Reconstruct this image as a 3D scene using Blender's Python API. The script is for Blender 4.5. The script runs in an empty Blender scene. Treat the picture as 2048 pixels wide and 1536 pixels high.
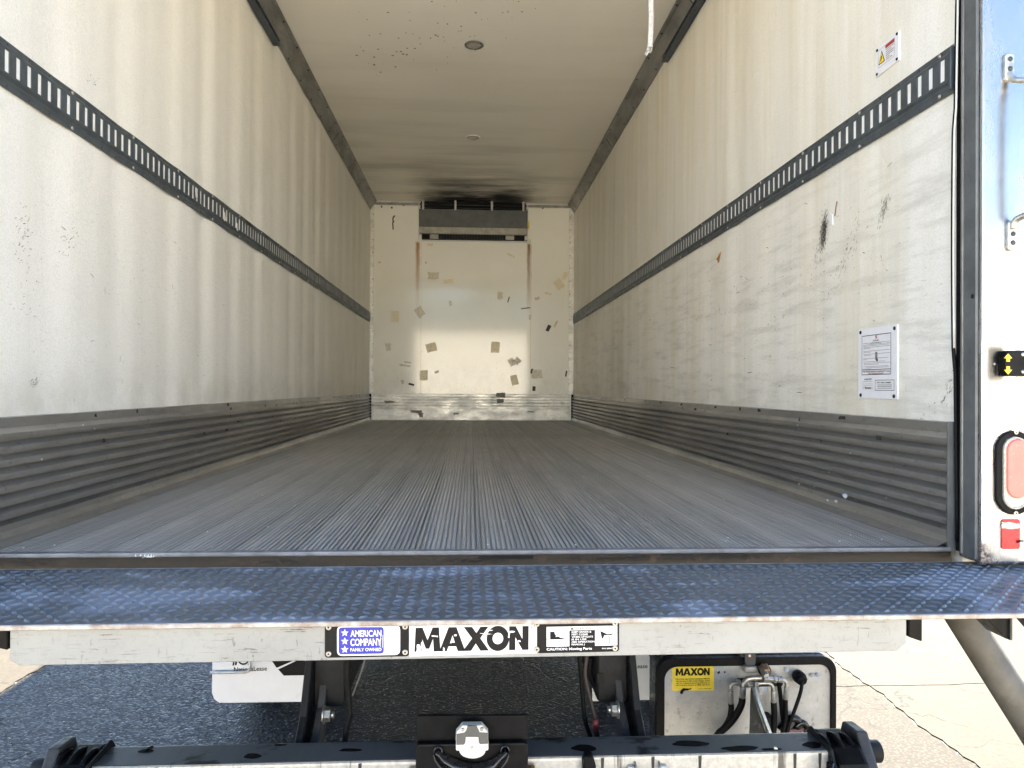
import bpy, bmesh, math, random
from mathutils import Vector, Matrix
random.seed(7)
rad = math.radians
SC = bpy.context.scene
COL = SC.collection

# ------------------------------------------------------------------ camera, sky, sun, exposure
CAM = Vector((-.0153, -1.8137, 1.6169))
YAW, PITCH, ROLL, FPX = .0549, .0043, .005, 1500.0
FW = Vector((math.sin(YAW) * math.cos(PITCH), math.cos(YAW) * math.cos(PITCH), math.sin(PITCH)))
_r = Vector((math.cos(YAW), -math.sin(YAW), 0)); _u = _r.cross(FW)
RT = math.cos(ROLL) * _r + math.sin(ROLL) * _u
UP = -math.sin(ROLL) * _r + math.cos(ROLL) * _u
cd = bpy.data.cameras.new('camera')
cam = bpy.data.objects.new('camera', cd); COL.objects.link(cam)
cd.sensor_width = 36; cd.lens = FPX / 2048 * 36; cd.clip_start = .02; cd.clip_end = 2000
M = Matrix((RT, UP, -FW)).transposed().to_4x4(); M.translation = CAM
cam.matrix_world = M
SC.camera = cam

SUN = Vector((.275, .90, 1)).normalized()          # towards the sun
w = bpy.data.worlds.new('World'); SC.world = w; w.use_nodes = True
nt = w.node_tree; bg = nt.nodes['Background']
sky = nt.nodes.new('ShaderNodeTexSky'); sky.sky_type = 'NISHITA'; sky.sun_disc = False
sky.sun_elevation = math.asin(SUN.z); sky.sun_rotation = math.atan2(SUN.x, SUN.y)
sky.air_density = 1.0; sky.dust_density = .6; sky.ozone_density = 1.5
nt.links.new(sky.outputs[0], bg.inputs[0]); bg.inputs[1].default_value = .062
sl = bpy.data.lights.new('sun', 'SUN'); sl.energy = 5; sl.angle = rad(.5); sl.color = (1, .91, .78)
so = bpy.data.objects.new('sun', sl); COL.objects.link(so)
so.rotation_euler = SUN.to_track_quat('Z', 'Y').to_euler(); so.location = (4, 4, 12)
vs = SC.view_settings; vs.view_transform = 'Standard'; vs.look = 'None'; vs.exposure = 3.42; vs.gamma = 1
vs.use_curve_mapping = False
SC.render.engine = 'CYCLES'
cy = SC.cycles; cy.max_bounces = 20; cy.diffuse_bounces = 16; cy.glossy_bounces = 6
SC.render.filter_size = 1.1; cy.use_denoising = True; cy.caustics_reflective = False; cy.caustics_refractive = False; cy.sample_clamp_indirect = 6

def at(px, py, ax, val):
    """the point of the plane (x, y or z = val) that the photograph shows at this pixel"""
    d = FW + RT * ((px - 1024) / FPX) + UP * ((768 - py) / FPX)
    t = (val - CAM[ax]) / d[ax]
    return CAM + d * t

# ------------------------------------------------------------------ materials
class NB:
    def __init__(s, name):
        s.m = bpy.data.materials.new(name); s.m.use_nodes = True
        s.t = s.m.node_tree; s.b = s.t.nodes['Principled BSDF']
        tc = s.t.nodes.new('ShaderNodeTexCoord'); s.co = tc.outputs['Object']
    def node(s, kind): return s.t.nodes.new(kind)
    def put(s, sock, v):
        if hasattr(v, 'is_linked') or isinstance(v, bpy.types.NodeSocket): s.t.links.new(v, sock)
        elif isinstance(v, (tuple, list)):
            sock.default_value = (v[0], v[1], v[2], 1) if len(sock.default_value) == 4 else v
        else: sock.default_value = v
    def vec(s, sc=(1, 1, 1), loc=(0, 0, 0), rot=(0, 0, 0), src=None):
        n = s.node('ShaderNodeMapping'); s.put(n.inputs[0], src or s.co)
        n.inputs['Scale'].default_value = sc; n.inputs['Location'].default_value = loc; n.inputs['Rotation'].default_value = rot
        return n.outputs[0]
    def noise(s, scale, detail=4, rough=.55, v=None, dist=0):
        n = s.node('ShaderNodeTexNoise'); s.put(n.inputs['Vector'], v or s.co)
        n.inputs['Scale'].default_value = scale; n.inputs['Detail'].default_value = detail
        n.inputs['Roughness'].default_value = rough; n.inputs['Distortion'].default_value = dist
        return n.outputs[0]
    def voro(s, scale, feature='F1', v=None, out='Distance', rnd=1):
        n = s.node('ShaderNodeTexVoronoi'); n.feature = feature; s.put(n.inputs['Vector'], v or s.co)
        n.inputs['Scale'].default_value = scale; n.inputs['Randomness'].default_value = rnd
        return n.outputs[out]
    def rng(s, f, a, b, c=0, d=1, smooth=False):
        n = s.node('ShaderNodeMapRange'); n.clamp = True
        if smooth: n.interpolation_type = 'SMOOTHSTEP'
        s.put(n.inputs['Value'], f)
        for k, q in zip(('From Min', 'From Max', 'To Min', 'To Max'), (a, b, c, d)): s.put(n.inputs[k], q)
        return n.outputs[0]
    def mul(s, *a):
        o = a[0]
        for q in a[1:]: o = s.mth('MULTIPLY', o, q)
        return o
    def mth(s, op, a, b=0, clamp=False):
        n = s.node('ShaderNodeMath'); n.operation = op; n.use_clamp = clamp
        s.put(n.inputs[0], a); s.put(n.inputs[1], b); return n.outputs[0]
    def mix(s, f, a, b):
        n = s.node('ShaderNodeMix'); n.data_type = 'RGBA'
        s.put(n.inputs['Factor'], f); s.put(n.inputs['A'], a); s.put(n.inputs['B'], b)
        for o in n.outputs:
            if o.type == 'RGBA': return o
    def xyz(s, src=None):
        n = s.node('ShaderNodeSeparateXYZ'); s.put(n.inputs[0], src or s.co); return n.outputs
    def band(s, x, c, wd, soft):
        """1 within wd of c, falling to 0 over soft"""
        d = s.mth('ABSOLUTE', s.mth('SUBTRACT', x, c))
        return s.rng(d, wd, wd + soft, 1, 0, True)
    def bump(s, h, strength=.3, dist=.002, prev=None):
        n = s.node('ShaderNodeBump'); s.put(n.inputs['Height'], h); n.inputs['Strength'].default_value = strength
        n.inputs['Distance'].default_value = dist
        if prev: s.put(n.inputs['Normal'], prev)
        return n.outputs[0]
    def out(s, col, rough=.5, metal=0, normal=None, spec=None, coat=None):
        s.put(s.b.inputs['Base Color'], col); s.put(s.b.inputs['Roughness'], rough); s.put(s.b.inputs['Metallic'], metal)
        if normal is not None: s.put(s.b.inputs['Normal'], normal)
        if spec is not None: s.b.inputs['Specular IOR Level'].default_value = spec
        if coat: s.b.inputs['Coat Weight'].default_value = coat[0]; s.b.inputs['Coat Roughness'].default_value = coat[1]
        return s.m

def shade(c, k): return tuple(x * k for x in c)

def plain(name, col, rough=.5, metal=0, var=.25, scale=25, bump=.15, dirt=None, dirtamt=.5, spec=None, fine=400):
    """worn everyday surface: blotches of tone, uneven gloss, fine grain and optional dirt"""
    n = NB(name)
    a = n.noise(scale, 6, .6)
    c = n.mix(n.rng(a, .3, .7), shade(col, 1 - var), shade(col, 1 + var * .6))
    if dirt:
        m = n.rng(n.noise(scale * .6, 8, .7), .52, .72, 0, dirtamt)
        c = n.mix(m, c, dirt)
    r = n.rng(n.noise(scale * 2.3, 5, .6), .3, .7, max(.03, rough - .12), min(1, rough + .14))
    nb = n.bump(n.noise(fine, 3), bump, .001)
    return n.out(c, r, metal, nb, spec)

MT = {}
MT['black_paint'] = plain('black_paint', (.0055, .006, .007), .45, 0, .5, 30, .2, (.016, .015, .014), .35, .14)
MT['dark_steel'] = plain('dark_steel', (.013, .014, .016), .55, .1, .4, 22, .25, (.03, .027, .023), .4, .2)
MT['worn_grey'] = plain('worn_grey', (.055, .058, .062), .5, .25, .3, 18, .2, (.03, .03, .03), .5)
MT['rubber'] = plain('rubber', (.005, .005, .0055), .6, 0, .4, 40, .2, None, .5, .18)
MT['grease'] = plain('grease', (.006, .006, .006), .75, 0, .4, 40, .3, None, .5, .12)
MT['black_gloss'] = plain('black_gloss', (.006, .006, .007), .25, 0, .4, 20, .1, (.02, .02, .021), .4)
MT['galv'] = plain('galv', (.44, .44, .42), .42, .35, .22, 35, .2, (.22, .21, .18), .45)
MT['bolt'] = plain('bolt', (.52, .50, .45), .35, .8, .3, 60, .1, (.2, .16, .1), .5)
MT['brass'] = plain('brass', (.45, .30, .16), .35, .85, .3, 60, .1, (.1, .08, .05), .5)
MT['white_plastic'] = plain('white_plastic', (.68, .68, .64), .4, 0, .08, 20, .1, (.4, .37, .3), .4)
MT['grey_plastic'] = plain('grey_plastic', (.10, .10, .095), .5, 0, .2, 30, .1)
MT['print_black'] = plain('print_black', (.006, .006, .007), .45, 0, .3, 60, .05, None, .5, .2)
MT['print_white'] = plain('print_white', (.78, .78, .80), .4, 0, .04, 60, .05)
MT['print_blue'] = plain('print_blue', (.022, .024, .36), .38, 0, .25, 60, .05, (.05, .06, .55), .5)
MT['print_red'] = plain('print_red', (.42, .03, .03), .45, 0, .2, 60, .05)
MT['print_yellow'] = plain('print_yellow', (.95, .70, .05), .45, 0, .08, 60, .05, (.55, .40, .05), .4)
MT['print_grey'] = plain('print_grey', (.22, .22, .23), .5, 0, .2, 60, .05)
MT['scuff_black'] = plain('scuff_black', (.035, .034, .032), .7, 0, .3, 60, .05)
MT['scuff_grey'] = plain('scuff_grey', (.25, .24, .21), .7, 0, .3, 60, .05)
MT['rust'] = plain('rust', (.20, .085, .03), .8, 0, .4, 60, .3)
MT['tape_tan'] = plain('tape_tan', (.66, .56, .33), .3, 0, .15, 40, .2, (.3, .26, .14), .5)
MT['tape_pale'] = plain('tape_pale', (.76, .69, .48), .3, 0, .12, 40, .2)
MT['tape_grey'] = plain('tape_grey', (.62, .56, .42), .3, 0, .4, 90, .3, (.7, .68, .6), .9)
MT['tail_lens'] = plain('tail_lens', (.74, .19, .16), .2, 0, .1, 30, .05)
MT['clear_lens'] = plain('clear_lens', (.58, .56, .48), .3, 0, .25, 120, .4)
MT['red_reflector'] = plain('red_reflector', (.62, .015, .025), .25, 0, .15, 30, .1)
MT['blue_track'] = plain('blue_track', (.06, .075, .10), .4, .6, .2, 30, .1)
MT['rope'] = plain('rope', (.62, .62, .64), .9, 0, .3, 90, .8)
MT['red_rubber'] = plain('red_rubber', (.11, .012, .016), .5, 0, .2, 30, .1)
MT['wire'] = plain('wire', (.12, .11, .10), .5, 0, .2, 30, .1)
MT['backing_white'] = plain('backing_white', (.86, .86, .83), .5, 0, .06, 40, .1)
MT['roof_white'] = plain('roof_white', (.75, .75, .73), .45, 0, .06, 5, .1)

def m_frp(name, seed, front=False):
    """ribbed fibreglass liner: pebbled, stained by streaks, scuffed in the middle"""
    n = NB(name); x, y, z = n.xyz()
    base = (.88, .86, .80)
    st = n.noise(1, 5, .6, n.vec((9, 9, .55), (seed, 0, 0)))
    c = n.mix(n.rng(st, .45, .8, 0, .45 if front else .22), base, (.66, .63, .50))
    st2 = n.noise(1, 4, .6, n.vec((24, 24, .8), (seed + 5, 2, 0)))
    c = n.mix(n.rng(st2, .55, .8, 0, .30 if front else .12), c, (.52, .50, .40))
    bl = n.noise(1.6, 5, .6, n.vec((1, 1, 1), (seed, 3, 1)))
    c = n.mix(n.rng(bl, .5, .75, 0, .3), c, (.64, .63, .54))
    # rubbed grime, long in Y, strongest between the scuff plate and the track
    ds = n.noise(1, 6, .7, n.vec((10, 26, 150), (seed, 1, 2)))
    ms = n.mul(n.rng(n.noise(2.2, 4, .6, n.vec((1, 1, 1.4), (seed, 9, 4))), .38, .62), n.band(z, 1.88, .22, .42))
    c = n.mix(n.mul(n.rng(ds, .60, .70), ms, .75), c, (.20, .19, .16))
    fl = n.noise(1, 3, .6, n.vec((60, 60, 420), (seed, 5, 0)))
    c = n.mix(n.mul(n.rng(fl, .68, .74), .55), c, (.25, .24, .2))
    low = n.mul(n.rng(z, 1.75, 1.53, 0, 1, True), n.rng(n.noise(6, 5, .65), .35, .7))
    c = n.mix(n.mul(low, .5), c, (.46, .44, .36))
    if front:
        rub = n.noise(1, 7, .7, n.vec((2.2, 2.6, 22), (seed, 4, 2)))
        c = n.mix(n.mul(n.rng(rub, .50, .66), n.band(z, 1.85, .25, .5), .42), c, (.40, .39, .33))
        yel = n.noise(1, 5, .6, n.vec((5, 5, .35), (seed, 8, 2)))
        c = n.mix(n.mul(n.rng(yel, .46, .66), .42), c, (.66, .58, .38))
    c = n.mix(n.rng(n.noise(210, 2, .6), .42, .62, .0, .30), c, (.60, .575, .50))
    hb = n.noise(120, 3, .6)
    nb = n.bump(hb, .5, .003)
    nb = n.bump(n.noise(9, 3), .25, .01, nb)
    return n.out(c, n.rng(bl, .3, .7, .38, .55), 0, nb, .45)
MT['liner'] = m_frp('liner', 0)
MT['liner_worn'] = m_frp('liner_worn', 11, True)

def m_front():
    n = NB('front_panel'); x, y, z = n.xyz()
    c = n.mix(n.rng(n.noise(3, 5, .6), .4, .7, 0, .4), (.90, .89, .82), (.84, .82, .72))
    # rust runs under the two corners of the cooling unit
    wob = n.mth('MULTIPLY', n.mth('SUBTRACT', n.noise(1, 4, .6, n.vec((3, 1, 6))), .5), .03)
    for x0, wd, soft, zz, rc, amt in ((-.645, .006, .030, 2.45, (.40, .17, .04), 1), (.662, .006, .024, 2.45, (.22, .11, .035), .95), (.69, .0, .012, 2.2, (.3, .2, .1), .4)):
        b = n.mul(n.band(n.mth('ADD', x, wob), x0, wd, soft), n.rng(z, zz, 3.30, 0, 1), n.rng(z, 3.33, 3.30, 0, 1))
        b = n.mul(b, n.rng(n.noise(1, 5, .7, n.vec((60, 1, 5))), .15, .45))
        c = n.mix(n.mul(b, amt), c, rc)
    # dark flecks and rubbed scratches, denser low down
    fl = n.noise(1, 5, .7, n.vec((26, 1, 60)))
    dens = n.mul(n.rng(z, 2.5, 1.6, .15, 1), n.rng(n.noise(2.5, 4), .4, .62))
    c = n.mix(n.mul(n.rng(fl, .60, .68), dens, .8), c, (.22, .20, .15))
    fv = n.noise(1, 5, .7, n.vec((90, 1, 14), (3, 0, 3)))
    c = n.mix(n.mul(n.rng(fv, .64, .70), dens, .6), c, (.25, .23, .18))
    lo = n.mul(n.rng(z, 2.0, 1.53, 0, .3), n.rng(n.noise(1, 6, .7, n.vec((9, 1, 5))), .4, .65))
    c = n.mix(lo, c, (.50, .47, .36))
    r = n.mth('ADD', n.rng(n.noise(14, 6, .7), .35, .7, .07, .10), n.mul(n.rng(fl, .6, .68), .3))
    nb = n.bump(fl, .05, .001)
    return n.out(c, r, 0, nb, .62)
MT['front_panel'] = m_front()

def m_ceiling():
    n = NB('ceiling_panel'); x, y, z = n.xyz()
    c = n.mix(n.rng(n.noise(1.3, 4, .6), .35, .7, 0, .6), (.88, .85, .78), (.82, .79, .71))
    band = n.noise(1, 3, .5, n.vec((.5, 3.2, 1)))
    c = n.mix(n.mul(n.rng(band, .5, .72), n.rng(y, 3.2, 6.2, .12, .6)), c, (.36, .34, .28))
    wx = n.mth('ADD', x, n.mth('MULTIPLY', n.mth('SUBTRACT', n.noise(4, 4), .5), .5))
    soot = n.mul(n.rng(y, 5.3, 6.7, 0, 1, True), n.band(wx, .05, .25, .62), n.rng(n.noise(1, 6, .65, n.vec((1.3, 5.5, 1), (0, 4, 0))), .34, .6))
    c = n.mix(n.mul(soot, 1), c, (.025, .025, .03))
    soot2 = n.mul(n.band(y, 6.72, .05, .28), n.band(wx, .05, .35, .35), n.rng(n.noise(1, 5, .6, n.vec((2, 6, 1), (3, 1, 0))), .42, .58))
    c = n.mix(n.mul(soot2, .9), c, (.015, .015, .02))
    return n.out(c, n.rng(band, .3, .7, .4, .55), 0, n.bump(n.noise(14, 4), .12, .006), .4)
MT['ceiling_panel'] = m_ceiling()

def m_alu(name, col, dirtc, amt, stretch, rough=.4, metal=.75, wet=None):
    n = NB(name); x, y, z = n.xyz()
    a = n.noise(1, 7, .65, n.vec(stretch))
    c = n.mix(n.rng(a, .36, .68), col, shade(col, .62))
    b = n.noise(7, 7, .7)
    c = n.mix(n.rng(b, .5, .68, 0, amt), c, dirtc)
    fk = n.noise(1, 4, .7, n.vec((120, 40, 160)))
    c = n.mix(n.rng(fk, .70, .76, 0, .6), c, (.6, .6, .58))
    return n.out(c, n.rng(a, .3, .7, rough - .1, rough + .2), metal, n.bump(a, .25, .0012))
def m_floor():
    n = NB('floor_alu'); oi = n.node('ShaderNodeObjectInfo')
    c = n.mix(oi.outputs['Random'], (.36, .352, .33), (.43, .42, .40))
    b = n.noise(1, 7, .65, n.vec((3.5, .7, 1)))
    c = n.mix(n.rng(b, .42, .66, 0, .4), c, (.26, .25, .23))
    ln = n.noise(1, 4, .65, n.vec((34, .22, 10), (1, 0, 0)))
    c = n.mix(n.rng(ln, .50, .62, 0, .42), c, (.20, .195, .18))
    ln2 = n.noise(1, 4, .65, n.vec((46, .3, 10), (9, 3, 0)))
    c = n.mix(n.rng(ln2, .58, .68, 0, .28), c, (.62, .61, .58))
    sc = n.noise(1, 5, .7, n.vec((110, .9, 10)))
    c = n.mix(n.rng(sc, .56, .70, 0, .55), c, (.17, .165, .155))
    c = n.mix(n.rng(n.noise(1, 4, .7, n.vec((90, 1.6, 10), (4, 0, 0))), .60, .72, 0, .5), c, (.62, .61, .58))
    c = n.mix(n.rng(n.noise(22, 6, .75), .60, .70, 0, .5), c, (.16, .15, .135))
    return n.out(c, n.rng(b, .3, .7, .38, .6), .3, n.bump(n.noise(60, 4), .2, .001))
MT['floor_alu'] = m_floor()
MT['sill_alu'] = plain('sill_alu', (.20, .205, .215), .42, .4, .35, 16, .3, (.04, .04, .04), .7)
def m_scuff():
    n = NB('scuff_alu')
    b = n.noise(1, 7, .65, n.vec((6, 1.1, 5)))
    c = n.mix(n.rng(b, .4, .65), (.50, .495, .475), (.33, .325, .31))
    sc = n.noise(1, 6, .75, n.vec((6, 5, 60)))
    c = n.mix(n.rng(sc, .56, .70, 0, .55), c, (.20, .195, .185))
    c = n.mix(n.rng(n.noise(36, 6, .75), .58, .70, 0, .55), c, (.14, .135, .125))
    c = n.mix(n.rng(n.noise(1, 5, .7, n.vec((20, 12, 90), (3, 1, 0))), .66, .74, 0, .6), c, (.74, .73, .70))
    return n.out(c, n.rng(b, .3, .7, .28, .48), .8, n.bump(n.noise(50, 4), .2, .001))
MT['scuff_alu'] = m_scuff()
MT['trim_alu'] = m_alu('trim_alu', (.33, .33, .32), (.18, .17, .15), .5, (12, 3, 12), .45, .6)
MT['kick_alu'] = m_alu('kick_alu', (.84, .83, .77), (.42, .39, .33), .6, (5, 1, 12), .3, .25)
MT['track_steel'] = plain('track_steel', (.085, .102, .115), .45, .35, .25, 14, .15, (.12, .125, .12), .4)
MT['jamb_grey'] = plain('jamb_grey', (.135, .145, .15), .5, .3, .3, 10, .15, (.05, .05, .05), .5)

def m_steel():
    n = NB('stainless'); x, y, z = n.xyz()
    br = n.noise(1, 5, .7, n.vec((260, 260, 3)))
    bl = n.noise(6, 5, .6, n.vec((2, 2, .6)))
    c = n.mix(n.rng(bl, .45, .75, 0, .4), (.43, .435, .445), (.32, .315, .30))
    edge = n.mul(n.rng(x, 1.245, 1.20, 0, 1), n.rng(z, 1.27, 1.205, 0, 1))
    ru = n.mul(n.rng(n.noise(60, 6, .7), .42, .56), n.rng(edge, .1, .45))
    c = n.mix(ru, c, (.10, .055, .03))
    gr = n.mul(n.band(x, 1.235, .012, .02), n.band(z, 1.68, .03, .025))
    c = n.mix(n.mul(gr, .9), c, (.03, .03, .03))
    sm = n.mul(n.rng(n.noise(1, 6, .7, n.vec((30, 30, 5), (2, 0, 1))), .50, .66), n.rng(z, 2.0, 1.6, .25, .85))
    c = n.mix(n.mul(sm, .7), c, (.25, .24, .215)); ru = n.mth('MAXIMUM', ru, n.mul(sm, .8))
    r = n.mth('ADD', n.rng(bl, .3, .7, .16, .30), n.mth('MULTIPLY', ru, .5))
    return n.out(c, r, n.rng(ru, 0, 1, .92, .1), n.bump(br, .05, .0006, n.bump(n.noise(2.2, 2), .18, .03)))
MT['stainless'] = m_steel()

def m_plate():
    n = NB('tread_plate_steel')
    a = n.noise(2.6, 7, .62, n.vec((1, 2.2, 1), (.3, .1, 0)), .6)
    wear = n.rng(a, .50, .58)
    c = n.mix(wear, (.11, .122, .132), (.21, .235, .275))
    sp = n.noise(45, 6, .7)
    c = n.mix(n.rng(sp, .58, .70, 0, .7), c, (.03, .033, .036))
    c = n.mix(n.rng(n.noise(90, 4, .7), .66, .74, 0, .5), c, (.14, .09, .065))
    return n.out(c, n.rng(a, .42, .62, .30, .52), .25, n.bump(n.noise(120, 4), .3, .0012))
MT['tread_steel'] = m_plate()

def m_bar():
    n = NB('bar_paint'); x, y, z = n.xyz()
    c = n.mix(n.rng(n.noise(5, 6, .6), .4, .7, 0, .6), (.30, .308, .30), (.225, .225, .214))
    c = n.mix(n.rng(n.noise(70, 5, .7), .52, .75, 0, .5), c, (.20, .197, .185))
    sc = n.noise(1, 5, .75, n.vec((14, 4, 170)), 0)
    msk = n.rng(n.noise(5, 4, .6), .38, .56)
    c = n.mix(n.mul(n.rng(sc, .585, .64), msk, .9), c, (.06, .055, .05))
    sv = n.noise(1, 4, .7, n.vec((110, 4, 26)))
    c = n.mix(n.mul(n.rng(sv, .61, .66), msk, .75), c, (.12, .11, .1))
    return n.out(c, .48, .15, n.bump(n.noise(90, 4), .2, .001))
MT['bar_paint'] = m_bar()

def m_edge():
    n = NB('raw_edge')
    c = n.mix(n.rng(n.noise(30, 6, .7), .4, .65), (.42, .415, .40), (.25, .20, .165))
    return n.out(c, .5, .4, n.bump(n.noise(120, 4), .5, .002))
MT['raw_edge'] = m_edge()

def m_sill():
    n = NB('sill_rust'); x, y, z = n.xyz()
    a = n.noise(1, 6, .6, n.vec((3, 30, 30)))
    c = n.mix(n.rng(a, .42, .6), (.006, .0055, .005), (.032, .024, .015))
    c = n.mix(n.rng(n.noise(40, 5), .58, .7), c, (.045, .026, .018))
    return n.out(c, n.rng(a, .4, .6, .3, .6), .2, n.bump(n.noise(80, 5), .5, .003))
MT['sill_rust'] = m_sill()

def m_tube():
    n = NB('tube_galv'); x, y, z = n.xyz()
    c = n.mix(n.rng(n.noise(60, 6, .7), .35, .7), (.56, .56, .53), (.34, .34, .32))
    run = n.noise(1, 4, .7, n.vec((26, 2, 1.5)))
    c = n.mix(n.rng(run, .60, .66, 0, .85), c, (.05, .045, .04))
    blot = n.rng(n.noise(1, 5, .6, n.vec((6, 9, 2), (1, 3, 0))), .56, .62)
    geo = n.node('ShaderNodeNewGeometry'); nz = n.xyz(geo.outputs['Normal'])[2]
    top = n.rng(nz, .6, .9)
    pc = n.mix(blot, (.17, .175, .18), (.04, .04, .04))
    c = n.mix(top, c, pc)                                   # the top face is coloured darker, the side galvanised
    return n.out(c, n.rng(run, .4, .7, .35, .5), .3, n.bump(n.noise(150, 4), .3, .001))
MT['tube_galv'] = m_tube()

def m_panel():
    n = NB('panel_galv')
    v = n.voro(70, out='Color'); 
    a = n.noise(9, 6, .65)
    c = n.mix(n.rng(a, .35, .7), (.52, .53, .52), (.36, .365, .36))
    c = n.mix(n.rng(n.noise(150, 4, .7), .60, .70, 0, .55), c, (.66, .66, .62))
    c = n.mix(n.rng(n.noise(40, 6, .7), .58, .68, 0, .6), c, (.14, .13, .12))
    return n.out(c, n.rng(a, .3, .7, .38, .52), .35, n.bump(n.noise(120, 3), .15, .001))
MT['panel_galv'] = m_panel()

def m_asphalt():
    n = NB('asphalt')
    cell = n.voro(70, out='Color'); cv = n.xyz(cell)[0]
    d = n.voro(70)
    c = n.mix(n.rng(cv, .25, .8), (.006, .0063, .0066), (.040, .039, .038))
    c = n.mix(n.mul(n.rng(cv, .80, .86), n.rng(d, .5, .2)), c, (.20, .195, .19))
    big = n.noise(1.4, 6, .6)
    c = n.mix(n.rng(big, .4, .7, 0, .4), c, (.045, .043, .04))
    wv = n.node('ShaderNodeVectorMath'); wv.operation = 'ADD'
    nn = n.node('ShaderNodeTexNoise'); nn.inputs['Scale'].default_value = 3.5; nn.inputs['Detail'].default_value = 5
    n.put(nn.inputs['Vector'], n.co); sc = n.node('ShaderNodeVectorMath'); sc.operation = 'SCALE'; sc.inputs['Scale'].default_value = .35
    n.put(sc.inputs[0], nn.outputs['Color']); n.put(wv.inputs[0], n.co); n.put(wv.inputs[1], sc.outputs[0])
    ck = n.voro(1.5, 'DISTANCE_TO_EDGE', wv.outputs[0])
    ckm = n.mul(n.rng(ck, .004, .012, 1, 0), n.rng(n.noise(1.1, 3), .46, .56))
    c = n.mix(ckm, c, (.010, .010, .010))
    h = n.mth('SUBTRACT', n.rng(d, 0, .8, 1, 0), n.mth('MULTIPLY', ckm, 2))
    return n.out(c, n.rng(cv, 0, 1, .4, .85), 0, n.bump(h, .55, .004), .22)
MT['asphalt'] = m_asphalt()

def m_concrete(nm='concrete', base=(.42, .38, .31), rough=False):
    n = NB(nm)
    c = n.mix(n.rng(n.noise(2.2, 7, .65), .35, .7), base, shade(base, .8))
    c = n.mix(n.rng(n.noise(60, 6, .75), .45, .7, 0, .8), c, shade(base, .55))
    c = n.mix(n.rng(n.noise(38, 5, .75), .48, .62, 0, .6), c, shade(base, .5))
    if rough: c = n.mix(n.rng(n.voro(70), .2, .55, 0, .85), c, shade(base, .3))
    wv = n.node('ShaderNodeVectorMath'); wv.operation = 'ADD'
    nn = n.node('ShaderNodeTexNoise'); nn.inputs['Scale'].default_value = 6; nn.inputs['Detail'].default_value = 6
    n.put(nn.inputs['Vector'], n.co); sc = n.node('ShaderNodeVectorMath'); sc.operation = 'SCALE'; sc.inputs['Scale'].default_value = .3
    n.put(sc.inputs[0], nn.outputs['Color']); n.put(wv.inputs[0], n.co); n.put(wv.inputs[1], sc.outputs[0])
    ck = n.voro(2.4, 'DISTANCE_TO_EDGE', wv.outputs[0])
    x, y, z = n.xyz()
    ckm = n.mul(n.rng(ck, .006, .02, 1, 0), n.rng(n.noise(1.6, 3), .36 if rough else .46, .54 if rough else .56))
    c = n.mix(n.mul(ckm, .85), c, shade(base, .12))
    return n.out(c, .85, 0, n.bump(n.noise(140, 5, .7), .5, .003), .3)
MT['concrete'] = m_concrete()

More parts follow.
